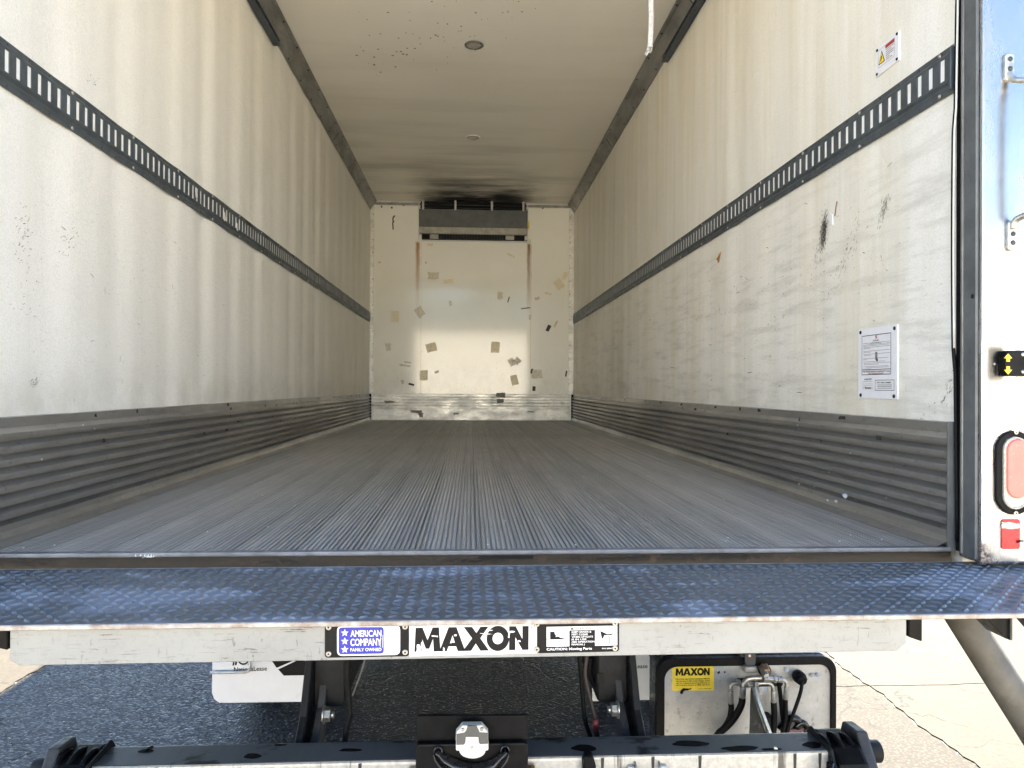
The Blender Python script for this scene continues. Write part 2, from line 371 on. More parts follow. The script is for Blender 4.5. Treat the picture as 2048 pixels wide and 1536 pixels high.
# ------------------------------------------------------------------ mesh helpers
class MB:
    def __init__(s): s.v, s.f, s.sm = [], [], []
    def add(s, vs_, fs_, smooth=False):
        o = len(s.v); s.v += [tuple(p) for p in vs_]
        for f in fs_: s.f.append([i + o for i in f]); s.sm.append(smooth)
        return s
    def box(s, x0, x1, y0, y1, z0, z1):
        v = [(x, y, z) for z in (z0, z1) for y in (y0, y1) for x in (x0, x1)]
        return s.add(v, [(0, 2, 3, 1), (4, 5, 7, 6), (0, 1, 5, 4), (2, 6, 7, 3), (0, 4, 6, 2), (1, 3, 7, 5)])
    def prism(s, poly, axis, a, b):
        """polygon extruded along an axis: 'y' takes (x,z), 'x' takes (y,z), 'z' takes (x,y)"""
        n = len(poly)
        def P(p, t): return {'y': (p[0], t, p[1]), 'x': (t, p[0], p[1]), 'z': (p[0], p[1], t)}[axis]
        v = [P(p, a) for p in poly] + [P(p, b) for p in poly]
        f = [list(range(n)), list(range(2 * n - 1, n - 1, -1))] + [(i, i + n, (i + 1) % n + n, (i + 1) % n) for i in range(n)]
        return s.add(v, f)
    def ring(s, po, pi, axis, a, b):
        """a frame between two loops of equal length, extruded along the axis"""
        n = len(po)
        def P(p, t): return {'y': (p[0], t, p[1]), 'x': (t, p[0], p[1]), 'z': (p[0], p[1], t)}[axis]
        v = [P(p, t) for t in (a, b) for lp in (po, pi) for p in lp]
        f = []
        for i in range(n):
            j = (i + 1) % n
            f += [(i, j, n + j, n + i), (2 * n + i, 3 * n + i, 3 * n + j, 2 * n + j), (i, 2 * n + i, 2 * n + j, j), (n + i, n + j, 3 * n + j, 3 * n + i)]
        return s.add(v, f)
    def tube(s, pts, r, n=10, cap=True, flat=1.0):
        pts = [Vector(p) for p in pts]; m = len(pts)
        rs = r if isinstance(r, (list, tuple)) else [r] * m
        t0 = (pts[1] - pts[0]).normalized(); ref = Vector((0, 0, 1)) if abs(t0.z) < .9 else Vector((1, 0, 0))
        u = t0.cross(ref).normalized(); v = []
        for i, p in enumerate(pts):
            t = (pts[min(i + 1, m - 1)] - pts[max(i - 1, 0)]).normalized()
            u = (u - t * u.dot(t)).normalized(); b = t.cross(u)
            for k in range(n):
                a = 2 * math.pi * k / n; v.append(p + (u * math.cos(a) + b * math.sin(a) * flat) * rs[i])
        f = [(i * n + k, i * n + (k + 1) % n, (i + 1) * n + (k + 1) % n, (i + 1) * n + k) for i in range(m - 1) for k in range(n)]
        s.add(v, f, n > 6)
        if cap:
            o = len(s.v) - len(v)
            s.f += [[o + k for k in range(n)][::-1], [o + (m - 1) * n + k for k in range(n)]]; s.sm += [False, False]
        return s
    def cyl(s, p, q, r, n=16, r2=None): return s.tube([p, q], [r, r if r2 is None else r2], n)
    def dome(s, p, nrm, r, h, n=10):
        p = Vector(p); nrm = Vector(nrm).normalized()
        return s.tube([p, p + nrm * h * .35, p + nrm * h * .75, p + nrm * h], [r, r * .95, r * .65, r * .12], n)
    def build(s, name, mat, parent=None, bevel=0, seg=1, loc=(0, 0, 0)):
        """links everything collected so far as one mesh object; vertices are given in world space"""
        base = Vector(loc)
        if parent is not None:
            base = Vector((0, 0, 0)); q = parent
            while q is not None: base += q.location; q = q.parent
        me = bpy.data.meshes.new(name)
        me.from_pydata([tuple(Vector(p) - base) for p in s.v], [], s.f)
        me.polygons.foreach_set('use_smooth', s.sm)
        bm = bmesh.new(); bm.from_mesh(me)
        bmesh.ops.recalc_face_normals(bm, faces=bm.faces)
        if bevel:
            es = [e for e in bm.edges if len(e.link_faces) == 2 and e.calc_face_angle(0) > rad(40)]
            bmesh.ops.bevel(bm, geom=es, offset=bevel, segments=seg, profile=.6, affect='EDGES', clamp_overlap=True)
        bm.to_mesh(me); bm.free()
        me.materials.append(MT[mat] if isinstance(mat, str) else mat)
        o = bpy.data.objects.new(name, me); COL.objects.link(o)
        if parent is not None: o.parent = parent
        else: o.location = base
        return o

def tag(o, label=None, cat=None, group=None, kind=None):
    if label: o['label'] = label
    if cat: o['category'] = cat
    if group: o['group'] = group
    if kind: o['kind'] = kind
    return o
def thing(name, label, cat, loc, group=None):
    o = bpy.data.objects.new(name, None); COL.objects.link(o); o.location = loc; o.empty_display_size = .1
    return tag(o, label, cat, group)

def rrect(x0, x1, z0, z1, r, n=6):
    out = []
    for cx, cz, a0 in ((x1 - r, z1 - r, 0), (x0 + r, z1 - r, 90), (x0 + r, z0 + r, 180), (x1 - r, z0 + r, 270)):
        for k in range(n + 1):
            a = rad(a0 + 90 * k / n); out.append((cx + r * math.cos(a), cz + r * math.sin(a)))
    return out
def circ(cx, cz, r, n=20, rz=None):
    return [(cx + r * math.cos(2 * math.pi * k / n), cz + (rz or r) * math.sin(2 * math.pi * k / n)) for k in range(n)]
def smooth_path(pts, n=8):
    pts = [Vector(p) for p in pts]; out = []
    for i in range(len(pts) - 1):
        p0, p1, p2, p3 = pts[max(i - 1, 0)], pts[i], pts[i + 1], pts[min(i + 2, len(pts) - 1)]
        for k in range(n):
            t = k / n
            out.append(.5 * ((2 * p1) + (p2 - p0) * t + (2 * p0 - 5 * p1 + 4 * p2 - p3) * t * t + (3 * p1 - p0 - 3 * p2 + p3) * t ** 3))
    return out + [pts[-1]]

def text(name, body, mat, parent, origin, ux, uz, size, width=None, bold=0, shear=0, align='LEFT', depth=.0006, space=1.0):
    """flat lettering laid on a surface: ux runs along the line of text, uz up the letters"""
    cu = bpy.data.curves.new(name, 'FONT'); cu.body = body; cu.size = 1; cu.align_x = align; cu.offset = bold; cu.shear = shear
    cu.resolution_u = 3; cu.space_character = space
    tmp = bpy.data.objects.new(name, cu); COL.objects.link(tmp)
    bpy.context.view_layer.update()
    dg = bpy.context.evaluated_depsgraph_get()
    me = bpy.data.meshes.new_from_object(tmp.evaluated_get(dg)); bpy.data.objects.remove(tmp); bpy.data.curves.remove(cu)
    xs = [v.co.x for v in me.vertices] or [0, 1]
    kx = size if width is None else width / (max(xs) - min(xs))
    x_0 = min(xs) if align == 'LEFT' else 0
    ux, uz = Vector(ux).normalized(), Vector(uz).normalized(); nr = ux.cross(uz)
    base = Vector((0, 0, 0)); q = parent
    while q is not None: base += q.location; q = q.parent
    for v in me.vertices: v.co = Vector(origin) - base + ux * ((v.co.x - x_0) * kx) + uz * (v.co.y * size) + nr * depth
    me.materials.append(MT[mat]); o = bpy.data.objects.new(name, me); COL.objects.link(o); o.parent = parent
    return o

def wobbly0(cx, cy_, w_, h_, n=18):
    ph = random.uniform(0, 6)
    return [(cx + w_ / 2 * math.cos(a) * (1 + .13 * math.sin(3 * a + ph) + random.uniform(-.07, .07)), cy_ + h_ / 2 * math.sin(a) * (1 + .15 * math.sin(2 * a + ph))) for a in [2 * math.pi * k / n for k in range(n)]]

# ------------------------------------------------------------------ the place: ground, concrete, building across the yard
g = MB(); g.add([(-400, -400, 0), (400, -400, 0), (400, 400, 0), (-400, 400, 0)], [(0, 1, 2, 3)])
tag(g.build('ground', 'asphalt'), 'dark speckled asphalt yard under and around the truck', kind='structure')
pv = bpy.data.objects.new('concrete_and_sunlit_ground', None); COL.objects.link(pv); pv.location = (2.15, 2.15, 0)
tag(pv, 'concrete slabs and ground coloured paler where sun falls, with an unseen apron behind', kind='structure')
MT['rough_sunlit_ground'] = m_concrete('rough_sunlit_ground', (.054, .046, .033), True); MT['side_concrete_sunlit_ground'] = m_concrete('side_concrete_sunlit_ground', (.050, .043, .031))
def jag(t, k): return .010 * math.sin(t * 9 + k) + .007 * math.sin(t * 23 + 2 * k) + .005 * math.sin(t * 61 + k) + .003 * math.sin(t * 143) if k else 0
for i in range(-1, 5):
    y0 = 2.15 + i * 3.6
    for x0, wd, mt in ((1.42, .72, 'rough_sunlit_ground'), (2.15, 3.59, 'side_concrete_sunlit_ground'), (5.75, 3.59, 'side_concrete_sunlit_ground'), (-6.05, 3.59, 'side_concrete_sunlit_ground')):  # rough strip and left slab: sunlight put into a paler ground colour
        ys_ = [y0 + .004 + 3.592 * k / 70 for k in range(71)]
        xs_ = [x0 + .003 + (wd - .004) * k / 40 for k in range(41)]
        poly = [(x0 + .003 + jag(y, x0), y) for y in ys_] + [(x, y0 + 3.596 + jag(x, 7) * .6) for x in xs_[1:-1]] + [(x0 + wd - .001 + jag(y, 2.15 if x0 < 2 else 0), y) for y in reversed(ys_)] + [(x, y0 + .004 + jag(x, 7) * .6) for x in reversed(xs_[1:-1])]
        MB().prism(poly, 'z', -.1, .006).build('slab', mt, pv)
for i in range(5):  # unseen apron behind the camera, added to bounce sunlight into the box
    for j in range(-4, 4):
        MB().box(j * 4 + .004, j * 4 + 3.996, -1.5 - (i + 1) * 3.48, -1.508 - i * 3.48, -.1, .007).build('slab', 'concrete', pv, .004)
wh = thing('warehouse', 'low pale building across the yard, mirrored in the steel post and front wall', 'building', (0, -19, 0))
MB().box(-32, 32, -27, -19, 0, 4.3).build('wall', plain('stucco', (.80, .76, .67), .8, 0, .06, 1.2, .3), wh)
MB().box(-32.2, 32.2, -27.2, -18.85, 4.3, 4.5).build('roof_edge', 'worn_grey', wh)
for i in range(7):
    d_ = MB().box(-32 + i * 7 + (9 if i > 3 else 0), -29 + i * 7 + (9 if i > 3 else 0), -19.06, -19, .02, 3).build('dock_door', 'trim_alu', wh)

tl_ = MB()  # unseen tree row, added to block the sky's reflection in the front wall
for i in range(9000):
    xx = random.uniform(-60, 60); yy = random.uniform(-66, -57); top = 11.4 + .8 * math.sin(xx * .45) + .5 * math.sin(xx * 1.3 + 1)
    zz = top * (1 - random.random() ** 1.2 * .75); a_ = random.uniform(.25, .6); q = Vector((random.gauss(0, 1), random.gauss(0, 1), random.gauss(0, 1))).normalized(); r_ = q.orthogonal().normalized(); t_ = q.cross(r_)
    p = Vector((xx, yy, zz)); tl_.add([p - r_ * a_, p - t_ * a_ * .6, p + r_ * a_, p + t_ * a_ * .6], [(0, 1, 2, 3)])
for i in range(40):
    xx = -60 + i * 3 + random.uniform(-1, 1); tl_.cyl((xx, -61, 0), (xx, -61, 7), .22, 7, .08)
tag(tl_.build('added_trees', plain('leaves', (.05, .075, .03), .6, 0, .5, .8, .1)), 'added unseen trees that block the sky reflection in the front wall', kind='stuff')

# ------------------------------------------------------------------ the truck
W, L, ZF, ZC, ZS = 1.2, 7.03, 1.22, 3.789, 1.533
truck = thing('box_truck', 'white lined box truck with its rear open, seen from behind into the empty cargo box', 'truck', (0, 0, 0))

def wave(y, s):
    a = .0040 if s < 0 else .0018
    return a * (math.sin(2 * math.pi * (y - .04) / .4) + .35 * math.sin(4 * math.pi * (y - .04) / .4 + .6)) * (1 - .3 * math.sin(y * 2.9) - .2 * math.sin(y * 7.1))

walls = []
for s in (-1, 1):
    mb = MB(); ny = 352; zs = [ZS - .03, 1.7, 1.9, 2.1, 2.36, 2.5, 2.8, 3.1, 3.4, 3.72]
    vsx = []
    for i in range(ny + 1):
        y = L * i / ny
        for k, z in enumerate(zs):
            fade = 1 if z > 1.6 else .35
            vsx.append((s * (W - wave(y, s) * fade * (1 - .3 * max(0, z - 2.6))), y, z))
    nz = len(zs)
    mb.add(vsx, [(i * nz + k, i * nz + k + 1, (i + 1) * nz + k + 1, (i + 1) * nz + k) for i in range(ny) for k in range(nz - 1)], True)
    xo = (s * 1.215, s * 1.37)
    mb.box(min(xo), max(xo), .001, L + .1, 1.09, 3.93)
    wl = mb.build('side_wall', 'liner' if s < 0 else 'liner_worn', truck)
    tag(wl, 'left side wall of wavy off-white liner' if s < 0 else 'right side wall with black scuffs and riveted plates')
    walls.append(wl)

def wallpt(s, y, z, off): return (s * (W - wave(y, s) - off), y, z)

# floor: slab with sixteen extruded planks
slab = MB().box(-1.215, 1.215, 0.05, L + .05, 1.09, 1.212).build('floor', 'floor_alu', truck)
pl = MB(); npk, pw = 16, 2 * W / 16; nr = 12; prof = [(0.0006, 1.2125)]
for k in range(nr):
    a = .0006 + (pw - .0012) * k / nr; b = .0006 + (pw - .0012) * (k + 1) / nr; q = (b - a)
    tall = .0012 if k in (0, nr - 1) else 0
    prof += [(a + q * .13, 1.2145), (a + q * .17, 1.2188 + tall * .2), (a + q * .26, 1.2203 + tall * .3), (a + q * .74, 1.2203 + tall * .3), (a + q * .83, 1.2188), (a + q * .87, 1.2145)]
prof += [(pw - .0006, 1.2125)]
m = len(prof)
prof = [(x, z + (.0008 if (x < .011 or x > pw - .011) and z > 1.217 else 0)) for x, z in prof]
pl.add([(x, y, z) for y in (.022, L) for x, z in prof], [(i, i + 1, m + i + 1, m + i) for i in range(m - 1)])
pm = None
for k in range(npk):
    if pm is None:
        o = pl.build('floor_plank', 'floor_alu', slab); pm = o
    else:
        o = pm.copy(); COL.objects.link(o); o.parent = slab
    o.location = (-W + k * pw, 0, (0.0004 if k % 3 == 1 else 0))

cr = MB()
for i in range(70):
    y = .06 + 4.5 * random.random() ** 1.8; x = random.uniform(-1.1, 1.1); a_ = random.uniform(.0015, .006)
    cr.add([(x, y, 1.2206), (x + a_, y + a_ * .4, 1.2206 + a_ * .2), (x + a_ * .3, y + a_, 1.2206 + a_ * .5)], [(0, 1, 2)])
tag(cr.build('crumb', 'print_white', slab), kind='stuff')
# scuff plates: ribbed aluminium along both walls and the front
def scuffprof():
    p = [(ZS + .002, 0.001), (ZS, .006), (ZS - .026, .006)]
    z = ZS - .026
    for k in range(7):
        h = .0335
        p += [(z - .0125, .024), (z - h * .74, .0235), (z - h * .78, .003), (z - h, .003)]
        z -= h
    p += [(z - .009, .019), (1.249, .021), (1.234, .027), (1.2225, .052), (1.2212, .056)]
    return p
SP = scuffprof()
for s in (-1, 1):
    mb = MB(); ys = [.004 + (L - .03) * i / 60 for i in range(61)]; n_ = len(SP)
    v = []
    for y in ys:
        for z, o_ in SP: v.append((s * (W - o_ - .0012 * math.sin(y * 5 + z * 30)), y, z))
    mb.add(v, [(i * n_ + k, i * n_ + k + 1, (i + 1) * n_ + k + 1, (i + 1) * n_ + k) for i in range(60) for k in range(n_ - 1)])
    sc = mb.build('scuff_plate', 'scuff_alu', truck)
    MB().box(*sorted((s * (W - .0235), s * W)), .0005, .0036, 1.2215, ZS + .003).build('end_strip', 'jamb_grey', sc)
    # black tape tags and flakes stuck to the ribs
    fl = MB()
    for i in range(46 if s < 0 else 34):
        y = random.uniform(1.2, 6.9) if i > 6 else random.uniform(.3, 2); z = random.choice([1.50, 1.468, 1.435, 1.402, 1.52])
        a, h = random.uniform(.01, .05), random.uniform(.006, .014)
        x = s * (W - .0245)
        fl.add([(x, y, z), (x, y + a, z + random.uniform(-.003, .003)), (x, y + a * random.uniform(.6, 1), z + h), (x, y + random.uniform(0, .006), z + h)], [(0, 1, 2, 3)])
    tag(fl.build('tape_flake', 'scuff_black', sc), kind='stuff')
    ch = MB()
    for i in range(16 if s > 0 else 12):
        y = random.uniform(.15, 1.6); z = random.uniform(1.26, 1.5); a = random.uniform(.003, .012); x = s * (W - .0245)
        ch.add([(x, y, z), (x, y + a, z - a * .3), (x, y + a * .8, z + a * .4), (x, y + a * .1, z + a * .35)], [(0, 1, 2, 3)])
    if s > 0:
        for px, py, sz in ((1690, 992, .022), (1672, 1003, .014), (1655, 1001, .012), (1598, 968, .01)):
            p = at(px, py, 0, W - .0245)
            ch.add([p + Vector((0, a * sz, b * sz)) for a, b in ((-.8, .1), (-.2, -.35), (.5, -.2), (.9, .1), (.3, .3), (-.3, .45))], [(0, 1, 2, 3, 4, 5)])
    tag(ch.build('paint_chip', 'print_white', sc), kind='stuff')
    ec = MB().box(min(s * 1.172, s * 1.2), max(s * 1.172, s * 1.2), L - .035, L - .026, 1.222, ZS).build('end_cap', 'rubber', sc)

# front wall
fwall = MB().box(-W - .01, W + .01, L, L + .1, 1.1, 3.9).build('front_wall', 'front_panel', truck)
tag(fwall, 'glossy white front wall with rust runs and tape remnants')
Y = L
for x0, x1 in ((-W, -1.154), (1.14, W)):
    t_ = MB().box(x0, x1, Y - .008, Y, ZS, 3.76).build('corner_trim', 'kick_alu', fwall, .002)
rv = MB()
for k in range(14):
    for x in (-1.166, 1.152): rv.dome((x, Y - .008, 1.66 + k * .152), (0, -1, 0), .006, .004, 8)
tag(rv.build('rivet', 'print_black', fwall), kind='stuff')
MB().box(-W, W, Y - .016, Y, 3.745, 3.772).build('top_trim', 'trim_alu', fwall, .002)
MB().box(-1.15, 1.136, Y - .024, Y - .002, 3.773, 3.789).build('top_trim', 'kick_alu', fwall, .002)
for x in (-.602, .687): MB().box(x - .003, x + .003, Y - .0035, Y, ZS, 3.35).build('seam_strip', 'tape_pale', fwall)
MB().box(-.602, .687, Y - .006, Y, 3.325, 3.368).build('lower_trim', 'white_plastic', fwall, .002)
for x in (-.55, 0.06, .63): MB().dome((x, Y - .006, 3.35), (0, -1, 0), .009, .005, 8).build('screw', 'print_black', fwall)
kp = MB(); pr = [(ZS + .002, .001), (ZS, .01)]
z = ZS
for k in range(5): pr += [(z - .006, .012), (z - .022, .012), (z - .026, .004), (z - .033, .004)]; z -= .0345
pr += [(z - .002, .013), (1.23, .013), (1.222, .02)]
v = [(x, Y - o_, zz) for x in (-1.165, 1.155) for zz, o_ in pr]
n_ = len(pr); kp.add(v, [(i, i + 1, n_ + i + 1, n_ + i) for i in range(n_ - 1)])
tag(kp.build('kick_plate', 'kick_alu', fwall), 'dented ribbed metal kick plate')

def wobbly(cx, cz, w_, h_, rot, jag=.12, n=3):
    """an uneven torn rectangle as a loop of points"""
    pts = []
    cs = [(-.5, -.5), (.5, -.5), (.5, .5), (-.5, .5)]
    for i in range(4):
        a, b = cs[i], cs[(i + 1) % 4]
        for k in range(n):
            t = k / n; x = a[0] + (b[0] - a[0]) * t; y_ = a[1] + (b[1] - a[1]) * t
            x *= w_ * (1 + random.uniform(-jag, jag)); y_ *= h_ * (1 + random.uniform(-jag, jag))
            c, s_ = math.cos(rot), math.sin(rot)
            pts.append((cx + x * c - y_ * s_, cz + x * s_ + y_ * c))
    return pts
KP = 8.85 / 1500 / 2.56
for zx, zy, w_, h_, rot, mt in ((683, 643, 55, 34, 0, 'grey'), (760, 672, 50, 22, 5, 'pale'), (612, 830, 44, 50, 35, 'grey'), (486, 852, 38, 54, 0, 'pale'),
        (672, 1010, 54, 44, 15, 'tan'), (1000, 1010, 44, 56, -4, 'tan'), (633, 1153, 40, 52, 0, 'tan'), (1098, 1178, 36, 52, 15, 'tan'),
        (1112, 1080, 32, 34, 45, 'grey'), (1083, 1085, 30, 40, 30, 'grey'), (1212, 1147, 54, 46, 0, 'grey'), (1325, 688, 42, 50, 35, 'pale'),
        (1357, 645, 22, 40, -20, 'pale'), (1025, 745, 28, 38, 0, 'grey'), (1215, 760, 28, 14, 20, 'grey'), (1272, 912, 18, 34, -25, 'black'),
        (1310, 890, 9, 34, -25, 'grey'), (536, 1103, 54, 9, -8, 'grey'), (552, 1088, 34, 9, -5, 'grey'), (452, 1008, 24, 38, 8, 'grey'),
        (770, 785, 14, 28, 10, 'grey'), (1270, 735, 34, 10, -12, 'pale'), (525, 1187, 16, 20, 20, 'grey'), (570, 1200, 28, 10, -15, 'black'),
        (1198, 1222, 16, 24, -5, 'black'), (1080, 540, 44, 9, -28, 'pale'), (1178, 856, 12, 24, 0, 'grey'), (665, 485, 28, 14, 0, 'pale'),
        (700, 1136, 22, 12, 20, 'grey'), (1186, 1132, 10, 26, -20, 'black'), (1155, 810, 48, 5, 8, 'black'), (1068, 765, 5, 30, -15, 'black'),
        (1363, 1145, 8, 30, -10, 'black'), (407, 575, 14, 8, 0, 'grey'), (645, 577, 10, 10, 0, 'grey')):
    p = at(600 + zx / 2.56, 300 + zy / 2.56, 1, L - .001)
    o = MB().prism(wobbly(p.x, p.z, w_ * KP, h_ * KP, rad(rot), .16 if mt == 'grey' else .06), 'y', L - .0012, L + .001)
    o.build('tape_patch', {'grey': 'tape_grey', 'tan': 'tape_tan', 'pale': 'tape_pale', 'black': 'scuff_black'}[mt], fwall)
for zx, zy, w_, h_ in ((1030, 1255, 44, 22), (1024, 1285, 34, 20), (600, 1340, 60, 14), (620, 1358, 24, 20), (455, 1290, 50, 12), (1180, 1340, 40, 8), (800, 1350, 26, 10)):
    p = at(600 + zx / 2.56, 300 + zy / 2.56, 1, L - .014)
    MB().prism(wobbly(p.x, p.z, w_ * KP, h_ * KP, 0, .3), 'y', L - .0148, L - .003).build('tape_patch', 'scuff_grey', fwall)
pen = [at(600 + a / 2.56, 300 + b / 2.56, 1, L - .001) for a, b in ((486, 336), (477, 346), (476, 362), (480, 366), (475, 372), (476, 392), (477, 408))]
MB().tube(smooth_path(pen, 4), .0075, 6, True).build('marker_stroke', 'print_black', fwall)
for zx, zy in ((418, 290), (470, 295), (530, 282), (1243, 297)):
    p = at(600 + zx / 2.56, 300 + zy / 2.56, 1, L - .001)
    MB().box(p.x - .009, p.x + .009, L - .0014, L, p.z - .01, p.z + .01).build('bolt_hole', 'print_black', fwall)

# ceiling, coves, roof
ceil = MB().box(-1.21, 1.21, 0, L + .02, ZC, ZC + .12).build('ceiling', 'ceiling_panel', truck)
tag(ceil, 'smooth cream ceiling, mould spotted, sooted near the cooling unit')
spots = MB()
def spot(px, py, r):
    p = at(px, py, 2, ZC - .0008); k = 9
    ph = random.uniform(0, 6)
    spots.add([(p.x + r * random.uniform(.6, 1.1) * math.cos(ph + 6.283 * i / k), p.y + r * random.uniform(.7, 1.4) * math.sin(ph + 6.283 * i / k), p.z) for i in range(k)], [tuple(range(k))])
for zx, zy, r in ((675, 8, 5), (740, 32, 3), (800, 5, 3), (900, 65, 6), (1120, 8, 4), (1137, 60, 5), (1065, 62, 4), (1038, 65, 4), (1205, 43, 3), (450, 64, 7), (302, 62, 2),
        (343, 100, 4), (563, 105, 4), (755, 123, 5), (825, 135, 6), (825, 158, 4), (812, 160, 4), (706, 118, 4), (695, 180, 7), (705, 185, 6), (668, 195, 5), (735, 190, 4),
        (412, 173, 5), (355, 181, 4), (543, 168, 4), (578, 173, 4), (505, 195, 5), (612, 195, 4), (740, 210, 3), (870, 187, 4), (895, 184, 4), (1055, 195, 3), (312, 240, 4),
        (325, 260, 6), (400, 252, 6), (291, 284, 9), (380, 292, 8), (475, 285, 8), (494, 265, 6), (516, 264, 7), (528, 277, 8), (547, 280, 8), (549, 247, 5), (588, 248, 7),
        (616, 225, 5), (380, 332, 10), (412, 369, 7), (489, 342, 7), (393, 384, 3), (352, 326, 3), (425, 327, 3), (700, 358, 4), (755, 323, 3), (755, 292, 4), (582, 305, 3), (788, 245, 3), (880, 295, 3), (560, 62, 3), (930, 100, 3), (960, 96, 2)):
    spot(600 + zx / 2.56, zy / 2.56, r * .0011 + .0006)
for i in range(90):
    t = random.random(); spot(600 + (300 + t * 900 + random.gauss(0, 60)) / 2.56, max(1, (330 - t * 300 + random.gauss(0, 55)) / 2.56), random.uniform(.0008, .0026))
tag(spots.build('mould_spot', 'scuff_grey', ceil), kind='stuff')
sp2 = MB()
for s in (-1, 1):
    poly = [(s * W, 3.685), (s * (W - .006), 3.683), (s * (W - .012), 3.70), (s * (W - .058), 3.768), (s * (W - .075), 3.776), (s * (W - .078), ZC - .001), (s * W, ZC - .001)]
    cv = MB().prism(poly, 'y', 0.0, L - .002).build('cove_trim', 'trim_alu', truck)
    tag(cv, 'grey riveted cove along the left roof edge' if s < 0 else 'grey riveted cove along the right roof edge')
    rv = MB()
    for k in range(20):
        rv.dome((s * (W - .068), .3 + k * .34, 3.7715), (-s * .3, 0, -1), .007, .005, 8)
        rv.dome((s * (W - .016), .3 + k * .34, 3.7), (-s * 1, 0, -.6), .007, .005, 8)
    tag(rv.build('rivet', 'dark_steel', cv), kind='stuff')
    for yy in (4.6, 2.2): MB().tube([(s * (W - .013), yy, 3.6995), (s * (W - .0585), yy, 3.7665)], .0025, 6).build('joint_line', 'print_black', cv)
    # roll-up door track ends high on the wall
    ye = 2.70 if s < 0 else 2.77
    tr = MB()
    xs = sorted((s * (W - .006), s * (W - .010))); 
    tr.box(*sorted((s * (W - .004), s * (W - .008))), 0, ye, 3.635, 3.668)
    tr.box(*sorted((s * (W - .008), s * (W - .045))), 0, ye, 3.635, 3.640)
    tr.box(*sorted((s * (W - .008), s * (W - .045))), 0, ye, 3.663, 3.668)
    tr.box(*sorted((s * (W - .041), s * (W - .045))), 0, ye, 3.6402, 3.646)
    tag(tr.build('door_track', 'blue_track', truck, .001), 'left roll-up door track end' if s < 0 else 'right roll-up door track end')
MB().box(-1.37, 1.37, -.08, L + .12, 3.931, 3.96).build('roof', 'roof_white', truck)
MB().box(-1.37, 1.37, -.09, -.002, 3.70, 3.93).build('rear_header', 'stainless', truck, .004)

# E-tracks
for s in (-1, 1):
    mb = MB(); pitch = .0488; y0 = .018; ns = int((L - .05 - y0) / pitch)
    lo = [(2.365, .0005), (2.366, .0035), (2.378, .0035), (2.384, .0055), (2.390, .0035), (2.394, .0060), (2.398, .0092)]
    hi = [(2.466, .0092), (2.472, .0038), (2.486, .0038), (2.487, .0005)]
    def P(y, z, o_): return (s * (W - wave(y, s) * .4 - o_ - .0042), y, z)
    def quad(ya, yb, a, b): mb.add([P(ya, *a), P(yb, *a), P(yb, *b), P(ya, *b)], [(0, 1, 2, 3)])
    for i in range(ns + 1):
        ya = y0 + i * pitch; yb = min(ya + pitch, L - .03)
        if i == 0: ya = .004
        for seq in (lo, hi):
            for a, b in zip(seq, seq[1:]): quad(ya, yb, a, b)
        F_ = .0092; za, zb = 2.404, 2.460
        c0 = y0 + i * pitch + .014; c1 = c0 + .0195
        quad(ya, yb, (2.398, F_), (za, F_)); quad(ya, yb, (zb, F_), (2.466, F_))
        if c1 < yb:
            quad(ya, c0, (za, F_), (zb, F_)); quad(c1, yb, (za, F_), (zb, F_))
            B_ = .0064
            for p1, p2 in (((c0, za), (c1, za)), ((c1, za), (c1, zb)), ((c1, zb), (c0, zb)), ((c0, zb), (c0, za))):
                mb.add([P(p1[0], p1[1], F_), P(p2[0], p2[1], F_), P(p2[0], p2[1], B_), P(p1[0], p1[1], B_)], [(0, 1, 2, 3)])
        else: quad(ya, yb, (za, F_), (zb, F_))
    et = mb.build('cargo_track', 'track_steel', truck)
    tag(et, 'slotted steel tie-down track along the left wall' if s < 0 else 'slotted steel tie-down track along the right wall')
    back = MB()
    yy = [.004 + (L - .034) * i / 176 for i in range(177)]
    back.add([(s * (W - wave(y, s) * .4 - .0106), y, z) for y in yy for z in (2.399, 2.465)], [(2 * i, 2 * i + 1, 2 * i + 3, 2 * i + 2) for i in range(176)], True)
    back.build('backing_strip', 'backing_white', et)
    rv = MB(); sv = MB()
    for k in range(int(L / .0976)):
        y = .05 + k * .0976
        for z in (2.372, 2.479): rv.dome(P(y, z, .003), (-s, 0, 0), .0038, .003, 6)
    for k in range(17):
        y = .06 + k * .4
        for z in (2.3735, 2.4775): sv.dome(P(y, z, .0035), (-s, 0, 0), .0062, .004, 8)
    tag(rv.build('rivet', 'worn_grey', et), kind='stuff')
    tag(sv.build('screw', 'bolt', et), kind='stuff')
    if s < 0:
        for px, py, w_ in ((449, 433, .03), (392, 385, .018), (474, 455, .014)):
            p = at(px, py, 0, -W + .013)
            MB().prism(wobbly(p.y, p.z, w_, .04, .3, .4), 'x', -W + .0118, -W + .0148).build('tape_remnant', 'white_plastic', et)
    else:
        MB().box(W - .016, W - .0005, .004, .013, 2.372, 2.480).build('end_plate', 'track_steel', et, .001)

